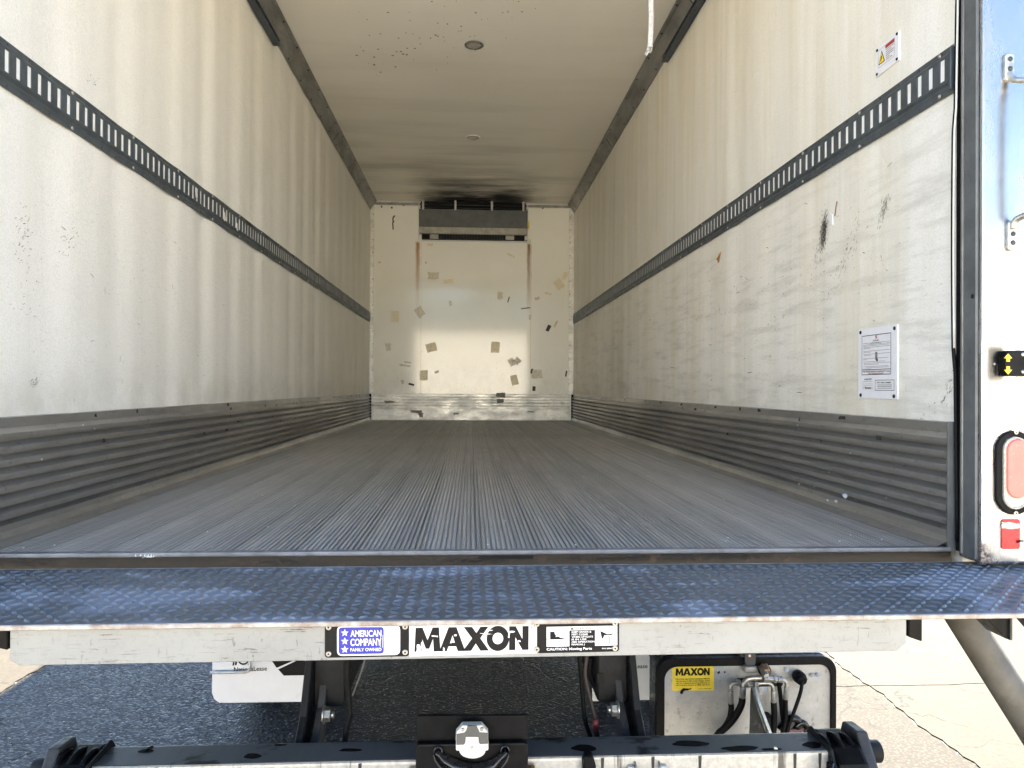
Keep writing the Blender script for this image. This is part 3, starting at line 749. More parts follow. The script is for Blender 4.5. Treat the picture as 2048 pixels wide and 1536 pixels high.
# scuffs on the liner: small dashes rubbed on at cargo height
for s, wl in zip((-1, 1), walls):
    mb = MB()
    def dash(y, z, l, h, rot):
        c, q = math.cos(rot), math.sin(rot); pts = []
        for a, b in ((-.5, -.2), (-.1, -.5), (.45, -.3), (.5, .1), (.1, .5), (-.4, .3)):
            a *= l; b *= h * random.uniform(.5, 1.2)
            pts.append(wallpt(s, y + a * c - b * q, z + a * q + b * c, .0012))
        mb.add(pts, [tuple(range(6))])
    if s > 0:
        for i in range(210):      # the rubbed band of short ticks
            y = random.uniform(.25, 2.6); z = 1.97 + .12 * (y - .6) * .35 + random.gauss(0, .07)
            k = random.random() ** 2; dash(y, z, .004 + .012 * k, .0011 + .0014 * k, random.gauss(.25, .5))
        for i in range(150):
            y = random.uniform(.3, 6.5); z = random.uniform(1.56, 2.3); k = random.random() ** 3
            dash(y, z, .006 + .03 * k, .001 + .0015 * k, random.choice([0, 0, 0, 1.4]) + random.gauss(0, .2))
        for cx, cy_, nn, sx, sz in ((1645, 470, 260, .014, .030), (1650, 460, 160, .008, .022), (1640, 497, 60, .03, .02), (1770, 412, 60, .014, .014), (1840, 870, 30, .02, .03), (1895, 780, 26, .02, .02), (1690, 520, 70, .05, .03)):
            p = at(cx, cy_, 0, W)
            for i in range(nn):
                a = random.gauss(0, 1); b = random.gauss(0, 1)
                dash(p.y + a * sx, p.z + b * sz - a * sx * .9, random.uniform(.004, .016), random.uniform(.0009, .0022), random.gauss(-1.0, .35))
        for px, py, l in ((1420, 690, .05), (1345, 735, .09), (1500, 745, .07), (1560, 772, .03), (1600, 785, .05), (1300, 640, .05), (1260, 690, .06), (1475, 585, .05), (1540, 712, .02), (1490, 717, .02)):
            p = at(px, py, 0, W); dash(p.y, p.z, l, .003, random.uniform(-.1, .1))
    else:
        for cx, cy_, nn, sx, sz in ((45, 475, 50, .02, .05), (140, 480, 26, .03, .02), (70, 765, 26, .012, .008), (185, 165, 10, .02, .01), (60, 590, 20, .04, .06), (600, 730, 40, .3, .06), (690, 740, 60, .6, .08)):
            p = at(cx, cy_, 0, -W)
            for i in range(nn):
                a = random.gauss(0, 1); b = random.gauss(0, 1)
                dash(p.y + a * sx, p.z + b * sz + a * sx * .3, random.uniform(.004, .014), random.uniform(.0008, .002), random.gauss(.5, .35))
        for i in range(150):
            y = random.uniform(.4, 6.6); z = random.uniform(1.56, 2.2); k = random.random() ** 3
            dash(y, z, .006 + .03 * k, .001 + .0012 * k, random.choice([0, 0, 1.4]) + random.gauss(0, .2))
    tag(mb.build('scuff_mark', 'scuff_black', wl), kind='stuff')
p = at(1437, 515, 0, W - .002)
MB().prism([(p.y + a, p.z + b) for a, b in ((-.035, .022), (.03, -.005), (.012, -.012), (.004, -.026), (-.01, -.022))], 'x', W - .004, W + .002).build('torn_patch', plain('torn_wood', (.36, .16, .035), .8), walls[1])
MB().prism([(p.y + a, p.z + b) for a, b in ((.03, -.005), (.09, -.02), (.14, -.03), (.13, -.036), (.05, -.022), (.012, -.012))], 'x', W - .0035, W + .002).build('torn_patch', 'print_white', walls[1])
MT['torn_red'] = plain('torn_red', (.22, .10, .08), .7)
MB().prism(wobbly(at(1664, 440, 0, W).y, at(1664, 440, 0, W).z, .014, .05, -.15, .4), 'x', W - .0032, W + .002).build('gouge', 'print_white', walls[1])
p = at(1672, 425, 0, W - .0035)
MB().tube([Vector((p.x - .001, p.y + a, p.z + b)) for a, b in ((-.008, .035), (-.002, .02), (.006, -.01))], .0016, 6).build('gouge', 'torn_red', walls[1])

# rear frame, right: steel post, jamb, seal
for s in (-1, 1):
    xs = sorted((s * 1.2005, s * 1.375))
    post = MB().box(xs[0], xs[1], -.09, -.004, 1.201, 3.7).build('rear_post', 'stainless', truck, .006, 2)
    tag(post, 'brushed steel left rear post' if s < 0 else 'brushed steel right rear post with light and handle')
    xj = sorted((s * 1.192, s * 1.2))
    jm = MB().box(xj[0], xj[1], -.080, -.037, 1.21, 3.7).build('door_jamb', 'jamb_grey', post, .001)
    jl = sorted((s * 1.189, s * 1.2))
    MB().box(jl[0], jl[1], -.0365, -.028, 1.215, 3.7).build('jamb_lip', 'trim_alu', post, .001)
    xg = sorted((s * 1.1975, s * 1.2145))
    MB().box(xg[0], xg[1], -.027, .0, 1.215, 3.7).build('door_seal', 'rubber', post)
    pts = [(s * (1.1935 - .0035 * math.sin((z - 1.5) * 2.6) - (.004 if 1.7 < z < 2.3 else 0)), -.006 + .003 * math.sin(z * 4), z) for z in [1.24 + .06 * k for k in range(41)]]
    MB().tube(pts, .0045, 8).build('seal_bead', 'rubber', post)
    MB().tube([(a - s * .001, b - .0045, c) for a, b, c in pts[8:32]], .0026, 8).build('seal_piping', 'white_plastic', post)
    if s > 0:
        for z in (1.842, 2.9): MB().dome((1.1915, -.070, z), (-1, 0, 0), .006, .003, 10).build('screw', 'dark_steel', post)
MB().box(-1.19, 1.19, -.002, .0215, 1.2115, 1.2225).build('rear_sill', 'sill_alu', truck, .003, 2)
sl_ = MB().box(-1.195, 1.195, .012, .06, 1.06, 1.2105).build('threshold_bar', 'sill_rust', truck, .002)
MB().box(at(957, 1118, 1, .004).x, at(1067, 1118, 1, .004).x, .0105, .016, 1.199, 1.207).build('slot', 'print_black', sl_)

# tail light, reflector, switch, grab handle on the right post
YP = -.09
def stadium(cx, cz, rx, h, n=12):
    return [(cx + rx * math.cos(rad(180 * k / n)), cz + h + rx * math.sin(rad(180 * k / n))) for k in range(n + 1)] + [(cx - rx * math.cos(rad(180 * k / n)), cz - h - rx * math.sin(rad(180 * k / n))) for k in range(n + 1)]
cx, cz = 1.279, 1.419
bz = MB().ring(stadium(cx, cz, .047, .053), stadium(cx, cz, .031, .056), 'y', YP - .008, YP + .001).build('tail_light', 'rubber', truck, .002)
tag(bz, 'oval tail light, red above a clear base, in black rubber')
MB().ring(stadium(cx, cz, .0305, .0555), stadium(cx, cz, .0265, .0555), 'y', YP - .013, YP + .0).build('lens_rim', 'clear_lens', bz, .002)
MB().prism(stadium(cx + .002, cz + .010, .0262, .044), 'y', YP - .0165, YP - .001).build('red_lens', 'tail_lens', bz, .005, 3)
MB().prism(stadium(cx, cz, .0262, .0553), 'y', YP - .0105, YP - .0005).build('clear_lens', 'clear_lens', bz, .003, 2)
for z in (1.516, 1.3235):
    MB().cyl((cx, YP - .008, z), (cx, YP - .0115, z), .0055, 12).build('screw', 'bolt', bz, .001)
    MB().cyl((cx, YP - .0113, z), (cx, YP - .0119, z), .002, 8).build('screw_slot', 'print_black', bz)
rf = MB().prism(rrect(1.249, 1.295, 1.237, 1.308, .006), 'y', YP - .003, YP + .001).build('reflector', 'red_reflector', truck, .001)
MB().prism(wobbly(1.270, 1.293, .045, .014, -.06, .25, 5), 'y', YP - .0036, YP - .002).build('torn_foil', 'galv', rf)
MB().tube([(1.286, YP - .004, 1.253), (1.291, YP - .008, 1.2575), (1.299, YP - .007, 1.257)], .002, 6).build('plastic_clip', 'print_black', rf)
c0 = at(1996, 702, 1, YP); 
sw = MB().prism([(1.247, 1.649), (1.242, 1.664), (1.242, 1.694), (1.248, 1.7095), (1.345, 1.7095), (1.345, 1.649)], 'y', YP - .022, YP + .001).build('control_switch', 'black_paint', truck, .004, 2)
tag(sw, 'black lift switch with yellow up and down arrows')
ax_ = at(2016, 725, 1, YP - .022).x
for zz, d_ in ((1.683, 1), (1.672, -1)):
    MB().prism([(ax_ - .004, zz), (ax_ + .004, zz), (ax_ + .004, zz + d_ * .008), (ax_ + .0095, zz + d_ * .008), (ax_, zz + d_ * .019), (ax_ - .0095, zz + d_ * .008), (ax_ - .004, zz + d_ * .008)][:: d_], 'y', YP - .0232, YP - .021).build('arrow', 'print_yellow', sw)
for z in (1.70, 1.659): MB().dome((1.286, YP - .022, z), (0, -1, 0), .005, .003, 10).build('screw', 'bolt', sw)
MB().box(1.296, 1.335, YP - .026, YP - .02, 1.657, 1.702).build('button_pad', 'rubber', sw, .003)
MB().dome((1.232, YP, 1.678), (0, -1, 0), .0035, .003, 8).build('screw', 'bolt', sw)
gh = MB().tube(smooth_path([(1.263, YP - .006, 2.372), (1.268, YP - .016, 2.352), (1.283, YP - .040, 2.338), (1.290, YP - .055, 2.30), (1.290, YP - .057, 2.18), (1.290, YP - .055, 2.06), (1.287, YP - .042, 2.032), (1.274, YP - .016, 2.020), (1.271, YP - .006, 2.002)], 8), .0075, 12).build('grab_handle', 'bolt', truck)
tag(gh, 'bright metal grab handle bolted to the post')
for x, z0, z1, zs2 in ((1.263, 2.352, 2.42, (2.405, 2.382)), (1.271, 1.948, 2.02, (1.988, 1.967))):
    MB().prism(rrect(x - .012, x + .012, z0, z1, .010), 'y', YP - .008, YP + .001).build('foot_plate', 'bolt', gh, .003, 2)
    for z in zs2: MB().dome((x + .001, YP - .008, z), (0, -1, 0), .0062, .003, 12).build('screw', 'worn_grey', gh)

# chassis under the floor
for s, xa, xb in ((-1, -.416, -.336), (1, .322, .402)):
    fr = MB().prism([(xa, .79), (xb, .79 if s < 0 else .787), (xb, 1.085), (xa, 1.085)], 'y', .15, 6.9).build('frame_rail', 'dark_steel', truck, .004)
    tag(fr, 'dark left chassis rail end' if s < 0 else 'dark right chassis rail end with a cut notch')
    if s > 0: MB().box(xa - .001, xa + .016, .147, .16, .838, .865).build('cut_hole', 'print_black', fr)
MB().box(-1.36, 1.36, .065, L + .1, 1.066, 1.088).build('underbody', 'dark_steel', truck)
for k in range(17): MB().box(-1.3, 1.3, .32 + k * .4, .36 + k * .4, .99, 1.065).build('cross_member', 'black_paint', truck)
for s in (-1, 1): MB().cyl((s * .86, 3.6, .62), (s * .86, 5.3, .62), .33, 24).build('fuel_tank', 'dark_steel', truck, .02, 2)  # unseen tanks and cab, added to block light under the truck
MB().box(-1.2, 1.2, L + .35, L + 2.2, .45, 3.0).build('cab', 'roof_white', truck, .12, 3)
MB().box(-.36, .36, L - .2, L + 2.0, .42, .80).build('engine', 'black_paint', truck, .05, 2)
def wheel(xc):
    wr = bpy.data.objects.new('wheel', None); COL.objects.link(wr); wr.location = (xc, 2.45, .49); wr.parent = truck
    r = [(-.12, .30), (-.125, .36), (-.12, .44), (-.10, .475), (-.06, .488), (.06, .488), (.10, .475), (.12, .44), (.125, .36), (.12, .30)]
    n = 40; t_ = MB(); v = []
    for i in range(n):
        a = 2 * math.pi * i / n
        for dx, rr in r: v.append((xc + dx, 2.45 + rr * math.cos(a), .49 + rr * math.sin(a)))
    k = len(r); t_.add(v, [(i * k + q, i * k + q + 1, ((i + 1) % n) * k + q + 1, ((i + 1) % n) * k + q) for i in range(n) for q in range(k - 1)], True)
    t_.build('tyre', 'rubber', wr)
    MB().cyl((xc - .09, 2.45, .49), (xc + .09, 2.45, .49), .30, 28).build('rim', 'galv', wr)
for xc in (-1.08, -.80, .80, 1.08): wheel(xc)
MB().cyl((-.9, 2.45, .49), (.9, 2.45, .49), .06, 16).build('axle', 'dark_steel', truck)

# ------------------------------------------------------------------ liftgate
ZP = 1.19
lg = thing('liftgate', 'folded steel liftgate with tread plate step and pale bar across the truck rear', 'liftgate', (0, -.2, .6))
plat = MB().box(-1.36, 1.36, -.432, -.021, ZP - .0075, ZP).build('platform', 'tread_steel', lg)
tag(plat, 'blue grey diamond tread plate, worn in patches')
tr = MB(); pt = .0262; rows = int(.40 / pt); cols = int(2.70 / pt)
for i in range(cols):
    for j in range(rows):
        x = -1.35 + (i + .5) * pt; y = -.425 + (j + .5) * pt
        a = rad(38) if (i + j) % 2 else rad(-38)
        if y > -.03: continue
        c, q = math.cos(a), math.sin(a); l, b = .0122, .0046
        top = [(-.55 * l, 0), (0, -.4 * b), (.55 * l, 0), (0, .4 * b)]; bot = [(-l, 0), (-.5 * l, -.8 * b), (0, -b), (.5 * l, -.8 * b), (l, 0), (.5 * l, .8 * b), (0, b), (-.5 * l, .8 * b)]
        v = [(x + u_ * c - w_ * q, y + u_ * q + w_ * c, ZP) for u_, w_ in bot] + [(x + u_ * c - w_ * q, y + u_ * q + w_ * c, ZP + .0032) for u_, w_ in top]
        tr.add(v, [(0, 1, 8), (1, 2, 9, 8), (2, 3, 10, 9), (3, 4, 10), (4, 5, 10), (5, 6, 11, 10), (6, 7, 8, 11), (7, 0, 8), (8, 9, 10, 11)], False)
tag(tr.build('tread', 'tread_steel', plat), kind='stuff')
MB().box(-1.36, 1.36, -.4385, -.4322, ZP - .009, ZP + .0008).build('platform_edge', 'raw_edge', plat, .0015)
MB().box(-1.36, 1.36, -.0205, -.016, ZP - .0075, ZP + .0004).build('rear_edge', 'raw_edge', plat, .001)
YB = -.425
bl, br_, tl, trr = at(48, 1331, 1, YB), at(1795, 1302, 1, YB), at(20, 1255, 1, YB), at(1813, 1238, 1, YB)
bar = MB().prism([(tl.x, ZP - .0095), (tl.x, bl.z + .010), (tl.x + .016, bl.z), (trr.x - .018, br_.z), (trr.x, br_.z + .016), (trr.x, ZP - .0095)], 'y', YB, YB + .012).build('bar', 'bar_paint', lg, .001)
tag(bar, 'scratched pale bar under the step edge')
def atz(px, py, Y_): return at(px, py, 1, Y_)
for px0, px1, py1 in ((1814.5, 1842, 1282), (-26, 18, 1299)):
    a, b = atz(px0, 1240, -.34), atz(px1, py1, -.34)
    MB().prism([(a.x, ZP - .008), (b.x, ZP - .008), (b.x, b.z), (a.x, b.z + .010)], 'y', -.345, -.30).build('end_bracket', 'black_paint', lg, .002)
for pxa, pxb, py in ((1925, 2010, 1275), (2014, 2100, 1285)):
    a, b = atz(pxa, 1238, -.30), atz(pxb, py, -.30)
    MB().prism([(a.x, ZP - .008), (b.x, ZP - .008), (b.x, b.z), (b.x - .004, b.z), (a.x + .012, ZP - .018)], 'y', -.31, -.25).build('gusset', 'black_paint', lg, .001)
    MB().box(b.x + .0005, b.x + .005, -.315, -.245, b.z - .001, ZP - .008).build('gusset_edge', 'worn_grey', lg)
# cross tube with end hinges
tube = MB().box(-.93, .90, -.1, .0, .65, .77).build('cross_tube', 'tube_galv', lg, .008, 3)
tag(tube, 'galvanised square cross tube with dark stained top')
for s in (-1, 1):
    xk = -.895 if s < 0 else .868
    blk = MB().prism([(-.155, .60), (-.16, .70), (-.135, .755), (-.10, .776), (.0, .778), (.04, .74), (.05, .62)], 'x', xk - .036, xk + .036).build('hinge_block', 'black_paint', lg, .008, 2)
    for k in range(3): MB().cyl((xk - .04 + k * .028, -.055, .715), (xk - .030 + k * .028, -.055, .715), .070 + .003 * (k % 2), 28).build('hinge_ring', 'rubber', blk, .002)
    xa = xk + s * .058
    arm = MB().prism([(-.42, .42), (-.12, .72), (-.06, .795), (.01, .79), (.03, .74), (-.02, .66), (-.34, .36)], 'x', xa - .014, xa + .014).build('lift_arm', 'worn_grey', lg, .005, 2)
    tag(arm, 'left folding lift arm' if s < 0 else 'right folding lift arm')
    MB().cyl((xk - .02, -.055, .745), (xa + s * .045, -.055, .745), .026, 20).build('pivot_pin', 'dark_steel', arm, .003)
    MB().cyl((xa + s * .02, -.36, .40), (xa + s * .075, -.36, .40), .045, 20).build('roller', 'rubber', arm, .012, 3)
    xs_ = sorted((xk - s * .045, xk - s * .037))
    MB().prism([(-.128, .70), (-.135, .74), (-.11, .778), (.0, .785), (.02, .76), (.02, .70)], 'x', *xs_).build('stop_plate', 'dark_steel', lg, .002)
    MB().tube([(xk - s * .055, -.132, .76), (xk - s * .062, -.140, .72), (xk - s * .05, -.142, .69)], .009, 8).build('grease_clip', 'black_gloss', blk)
for px, py, w_, h_ in ((1380, 1487, .085, .030), (1480, 1497, .085, .026), (1168, 1496, .060, .030), (505, 1512, .038, .026), (292, 1502, .035, .018), (300, 1496, .012, .03), (1545, 1502, .05, .012), (560, 1490, .03, .01), (905, 1500, .06, .02), (1625, 1490, .045, .03), (700, 1500, .05, .016)):
    p = at(px, py, 2, .7702); po_ = wobbly0(p.x, min(max(p.y, -.092 + h_ / 2), -.004 - h_ / 2), w_, h_)
    MB().prism(po_, 'z', .7698, .7706).build('grease_spot', 'grease', tube)
for px, ln in ((1306, .05), (1400, .06), (1590, .08), (1640, .05), (720, .04), (1205, .05), (310, .03)):
    p = at(px, 1520, 1, -.1003)
    MB().prism([(p.x - .004, .765), (p.x + .004, .766), (p.x + .0025, .76 - ln * .6), (p.x + .0035, .76 - ln), (p.x - .001, .755 - ln), (p.x - .003, .76 - ln * .5)], 'y', -.1004, -.0995).build('oil_run', 'scuff_black', tube)
# mount plates from the chassis rails to the tube, with bolted links
for s in (-1, 1):
    x0, x1 = (-.434, -.4165) if s < 0 else (.4025, .420)
    mp = MB().prism([(.135, 1.08), (.135, .92), (.07, .80), (-.115, .66), (-.115, .56), (.06, .56), (.28, .72), (.28, 1.08)], 'x', x0, x1).build('mount_plate', 'dark_steel', lg, .002)
    tag(mp, 'left mounting plate seen edge on' if s < 0 else 'right mounting plate seen edge on')
    xl = -.392 if s < 0 else .378
    MB().prism([(.16, .86), (.12, .80), (-.112, .655), (-.125, .63), (-.13, .56), (-.07, .56), (.06, .65), (.24, .82)], 'x', xl - .009, xl + .009).build('link_bar', 'worn_grey', lg, .002)
    for yy, zz in ((-.10, .735), (.10, .79)):
        for xx, d_ in ((xl + s * -.010, -s), ((x0 if s < 0 else x1), s)):
            if yy > 0 and d_ == s: continue
            MB().tube([(xx, yy, zz), (xx + d_ * .004, yy, zz)], .022, 16).build('washer', 'bolt', lg)
            MB().tube([(xx + d_ * .004, yy, zz), (xx + d_ * .019, yy, zz)], .017, 6).build('bolt', 'bolt', lg, .001)
            if d_ == -s: MB().cyl((xx + d_ * .019, yy, zz), (xx + d_ * .028, yy, zz), .009, 10).build('bolt_end', 'bolt', lg)
# fill of the little spigots on the tube and the brace to the pump box
for px in (1178,):
    p = at(px, 1520, 1, -.11)
    MB().prism([(p.x - .015, .70), (p.x - .015, .765), (p.x - .009, .783), (p.x + .007, .783), (p.x + .014, .76), (p.x + .014, .70)], 'y', -.125, -.095).build('stop_lug', 'black_paint', lg, .003)
for px in (828, 1060):
    p = at(px, 1530, 1, -.12)
    MB().cyl((p.x - .012, -.112, .745), (p.x + .012, -.112, .745), .014, 16).build('brass_bush', 'brass', lg, .002)
Za = at(1501, 1376, 1, .74); Zb = at(1544, 1502, 1, -.085); Zc = at(1497, 1466, 1, .74)
th = Vector((.012, 0, 0)); 
vv = [Za, Zb, Vector((Zb.x, Zb.y, .766)), Zc + Vector((0, 0, -.1)), Za + th, Zb + th, Vector((Zb.x + .012, Zb.y, .766)), Zc + th + Vector((0, 0, -.1))]
tag(MB().add(vv, [(0, 1, 2, 3), (7, 6, 5, 4), (0, 4, 5, 1), (1, 5, 6, 2), (2, 6, 7, 3), (3, 7, 4, 0)]).build('brace', 'worn_grey', lg), 'slanted brace from the tube to the pump box')

bo = [o for o in lg.children if o.name.startswith('brace')][0]
MB().tube([Za + Vector((.008, -.003, .002)), Zb + Vector((.008, -.003, .002))], .0065, 6).build('brace_edge', 'galv', bo)
# ------------------------------------------------------------------ sign plates on the bar
YS = YB - .0005
def plate_quad(px0, px1, tops, bots):
    a, b, c, d = at(px0, tops[0], 1, YS), at(px1, tops[1], 1, YS), at(px1, bots[1], 1, YS), at(px0, bots[0], 1, YS)
    return a, b, c, d
def inset(q, l, r, b, t):
    """rectangle inside the plate, given as fractions of its width and height"""
    tl_, tr_, br2, bl2 = q
    def P(u, v_): return (bl2 * (1 - u) + br2 * u) * (1 - v_) + (tl_ * (1 - u) + tr_ * u) * v_
    return [P(l, t), P(r, t), P(r, b), P(l, b)]
def rivets(root, q, ux, ctr):
    for k, (u_, v_) in enumerate(ctr):
        p = inset(q, u_, u_, v_, v_)[0]
        rv_ = MB().cyl((p.x, YS - .0015, p.z), (p.x, YS - .0042, p.z), .0052, 16).build('rivet', 'bolt', root, .0012)
        MB().cyl((p.x, YS - .004, p.z), (p.x, YS - .0047, p.z), .0018, 10).build('rivet_hole', 'print_black', rv_)
def slabq(q, y0, y1): return MB().prism([(p.x, p.z) for p in q], 'y', y0, y1)
def roundq(q, r=.2, n=5):
    """a quad with rounded corners, as points"""
    out = []; Q = [Vector(p) for p in q]
    for i in range(4):
        p, a, b = Q[i], Q[i - 1], Q[(i + 1) % 4]; ra = (a - p).normalized() * r; rb = (b - p).normalized() * r
        for k in range(n + 1):
            t = k / n; out.append(p + ra * (1 - t) ** 2 + rb * t ** 2)
    return out

qA = plate_quad(650, 818, (1248, 1246), (1315, 1312))
sA = thing('sign_plate', 'riveted plate with blue decal and three white stars, left on the bar', 'sign', at(734, 1312, 1, YS))
slabq(roundq(inset(qA, 0, 1, 0, 1), .006), YS - .0015, YS).build('backing', 'print_black', sA)
wq = inset(qA, .145, .895, .05, .955)
slabq(roundq(wq, .010), YS - .0021, YS - .001).build('white_label', 'print_white', sA)
bq = inset(qA, .165, .70, .10, .90)
slabq(roundq(bq, .006)[:], YS - .0025, YS - .0015).build('blue_field', 'print_blue', sA)
uxA = (bq[1] - bq[0]); uzA = (bq[0] - bq[3]); wA = uxA.length; hA = uzA.length
def inq(q, u_, v_, y_): p = inset(q, u_, u_, v_, v_)[0]; return Vector((p.x, y_, p.z))
text('lettering', 'AMERICAN', 'print_white', sA, inq(bq, .26, .66, YS - .0025), uxA, uzA, hA * .33, wA * .69, .022)
text('lettering', 'COMPANY', 'print_white', sA, inq(bq, .26, .32, YS - .0025), uxA, uzA, hA * .37, wA * .69, .022)
text('lettering', 'FAMILY OWNED', 'print_white', sA, inq(bq, .26, .11, YS - .0025), uxA, uzA, hA * .165, wA * .69, .02)
for v_ in (.80, .49, .18):
    c = inq(bq, .135, v_, 0); st = []
    for k in range(10):
        a = rad(90 + 36 * k); r = (.0072 if k % 2 == 0 else .003); st.append((c.x + r * math.cos(a), c.z + r * math.sin(a)))
    MB().prism(st, 'y', YS - .0031, YS - .002).build('star', 'print_white', sA)
for u_, a, b in ((.66, .30, .62), (.685, .28, .66)):
    MB().tube([inq(qA, u_, a, YS - .0026), inq(qA, u_ + .004, b, YS - .0026)], .0005, 5).build('scratch', 'print_white', sA)
rivets(sA, qA, 0, ((.045, .91), (.045, .12), (.955, .90), (.955, .13)))

qB = plate_quad(818.5, 1073.5, (1246, 1243), (1312, 1306))
sB = thing('sign_plate', 'white plate with big black capital lettering in the middle of the bar', 'sign', at(946, 1308, 1, YS))
slabq(inset(qB, 0, 1, 0, 1), YS - .0015, YS).build('backing', 'print_white', sB)
uxB = (qB[2] - qB[3]).normalized(); 
def maxon(parent, org, ux, uz, h, w_, y_, mat='print_black'):
    """the five heavy letters, drawn as outlines in a 5.6 x 1 box"""
    k = w_ / 5.46
    G = [
        [(0, 0), (.05, 1), (.38, 1), (.62, .48), (.86, 1), (1.16, 1), (1.24, 0), (.92, 0), (.88, .52), (.70, .12), (.54, .12), (.37, .52), (.33, 0)],
        [(1.18, 0), (1.62, 1), (2.0, 1), (2.42, 0), (2.06, 0), (1.98, .20), (1.62, .20), (1.54, 0)],
        [(2.30, 0), (2.74, .52), (2.34, 1), (2.74, 1), (2.95, .74), (3.14, 1), (3.52, 1), (3.14, .52), (3.56, 0), (3.14, 0), (2.92, .30), (2.70, 0)],
        None,
        [(4.52, 0), (4.52, 1), (4.84, 1), (5.16, .46), (5.16, 1), (5.46, 1), (5.46, 0), (5.16, 0), (4.82, .54), (4.82, 0)],
    ]
    out = []
    ux, uz = Vector(ux).normalized(), Vector(uz).normalized()
    def P(p, t): q_ = Vector(org) + ux * (p[0] * k) + uz * (p[1] * h); return Vector((q_.x, t, q_.z))
    for gl in G:
        mb = MB()
        if gl is None:
            o_ = [(3.98 + .545 * math.cos(2 * math.pi * i / 28), .5 + .53 * math.sin(2 * math.pi * i / 28)) for i in range(28)]
            i_ = [(3.98 + .255 * math.cos(2 * math.pi * i / 28), .5 + .24 * math.sin(2 * math.pi * i / 28)) for i in range(28)]
            n = 28; mb.add([P(p, y_) for p in o_] + [P(p, y_) for p in i_], [(i, (i + 1) % n, n + (i + 1) % n, n + i) for i in range(n)])
        else:
            n = len(gl); v = [P(p, y_) for p in gl]; mb.add(v, [tuple(range(n))])
        out.append(mb.build('letter', mat, parent))
        if gl is G[1]:
            MB().add([P(p, y_ - .0004) for p in ((1.70, .36), (1.92, .36), (1.81, .66))], [(0, 1, 2)]).build('letter_counter', 'print_white' if mat == 'print_black' and parent is sB else 'print_yellow', parent)
    return out
mo, mr, mt_ = at(829, 1303, 1, YS), at(1057, 1299, 1, YS), at(829, 1255, 1, YS)
maxon(sB, mo, mr - mo, (0, 0, 1), (mt_ - mo).length, (mr - mo).length, YS - .0020)
text('trademark', 'R', 'print_black', sB, inq(qB, .955, .80, YS - .0016), uxB, (0, 0, 1), .005, None, .01)
c = inq(qB, .962, .83, 0)
MB().ring(circ(c.x, c.z, .0046), circ(c.x, c.z, .0040), 'y', YS - .0021, YS - .001).build('trademark_ring', 'print_black', sB)
fx = MB()
for u_, v_, a, b in ((.075, .25, .006, .012), (.10, .35, .004, .010), (.20, .60, .010, .002), (.33, .45, .002, .010), (.42, .72, .014, .0015), (.62, .75, .012, .0014), (.60, .65, .02, .001), (.78, .62, .003, .014), (.80, .70, .010, .003), (.86, .4, .005, .003), (.27, .2, .003, .006), (.36, .62, .004, .003)):
    p = inq(qB, u_, v_, 0); fx.add([(x, YS - .0027, z) for x, z in wobbly(p.x, p.z, a, b, random.uniform(-.5, .5), .4)], [tuple(range(12))])
tag(fx.build('worn_fleck', 'print_white', sB), kind='stuff')
rivets(sB, qB, 0, ((.999, .93), (.999, .13)))

qC = plate_quad(1082, 1238, (1242, 1239.5), (1306, 1302.5))
sC = thing('sign_plate', 'black riveted caution plate with boot and hand pictograms at the bar', 'sign', at(1160, 1305, 1, YS))
slabq(roundq(inset(qC, -.05, 1, 0, 1), .006), YS - .0012, YS).build('backing', 'print_black', sC)
uxC, uzC = qC[2] - qC[3], qC[0] - qC[3]; wC, hC = uxC.length, uzC.length
for l, r_, b, t in ((.07, .36, .20, .82), (.36, .69, .70, .82), (.69, .975, .20, .82)):
    slabq(inset(qC, l, r_ + .0005, b, t), YS - .0018, YS - .001).build('white_field', 'print_white', sC)
def flat(q, pts, mat, nm, y_=YS - .0021, par=sC):
    return MB().add([inq(q, a, b, y_) for a, b in pts], [tuple(range(len(pts)))]).build(nm, mat, par)
flat(qC, ((.115, .43), (.115, .67), (.17, .67), (.175, .60), (.19, .56), (.185, .50), (.215, .52), (.25, .475), (.295, .46), (.30, .435), (.20, .43)), 'print_black', 'boot_symbol')
for a, b, c_, d_ in ((.07, .44, .26, .425), (.07, .30, .26, .29), (.255, .43, .262, .29), (.265, .63, .36, .62), (.27, .62, .28, .5), (.265, .53, .36, .52), (.86, .72, .975, .71), (.86, .71, .87, .58), (.86, .62, .975, .61), (.81, .50, .82, .25), (.87, .50, .885, .25), (.94, .50, .948, .25)):
    flat(qC, ((a, b), (c_, b), (c_, d_), (a, d_)), 'print_grey', 'symbol_line')
flat(qC, ((.755, .67), (.85, .56), (.935, .59), (.90, .53), (.81, .53), (.79, .42), (.775, .43), (.765, .56)), 'print_black', 'hand_symbol')
flat(qC, ((.37, .72), (.42, .72), (.395, .80)), 'print_black', 'warning_symbol')
text('lettering', 'WARNING', 'print_black', sC, inq(qC, .435, .725, YS - .0018), uxC, uzC, hC * .10, wC * .24, .005)
for k, ln in enumerate(('KEEP HANDS &', 'FEET CLEAR', 'WHEN LIFTGATE', 'IS IN USE', '(SEE OPERATION', 'MANUAL.)')):
    text('lettering', ln, 'print_white', sC, inq(qC, .39, .62 - k * .078, YS - .0013), uxC, uzC, hC * .078, wC * (.021 * len(ln)), .02)
text('lettering', 'CAUTION: Moving Parts', 'print_white', sC, inq(qC, .07, .085, YS - .0013), uxC, uzC, hC * .105, wC * .58, .025)
text('lettering', 'P/N 280604-01', 'print_white', sC, inq(qC, .78, .09, YS - .0013), uxC, uzC, hC * .055, wC * .19, .02)
rivets(sC, qC, 0, ((.945, .90), (.945, .11)))

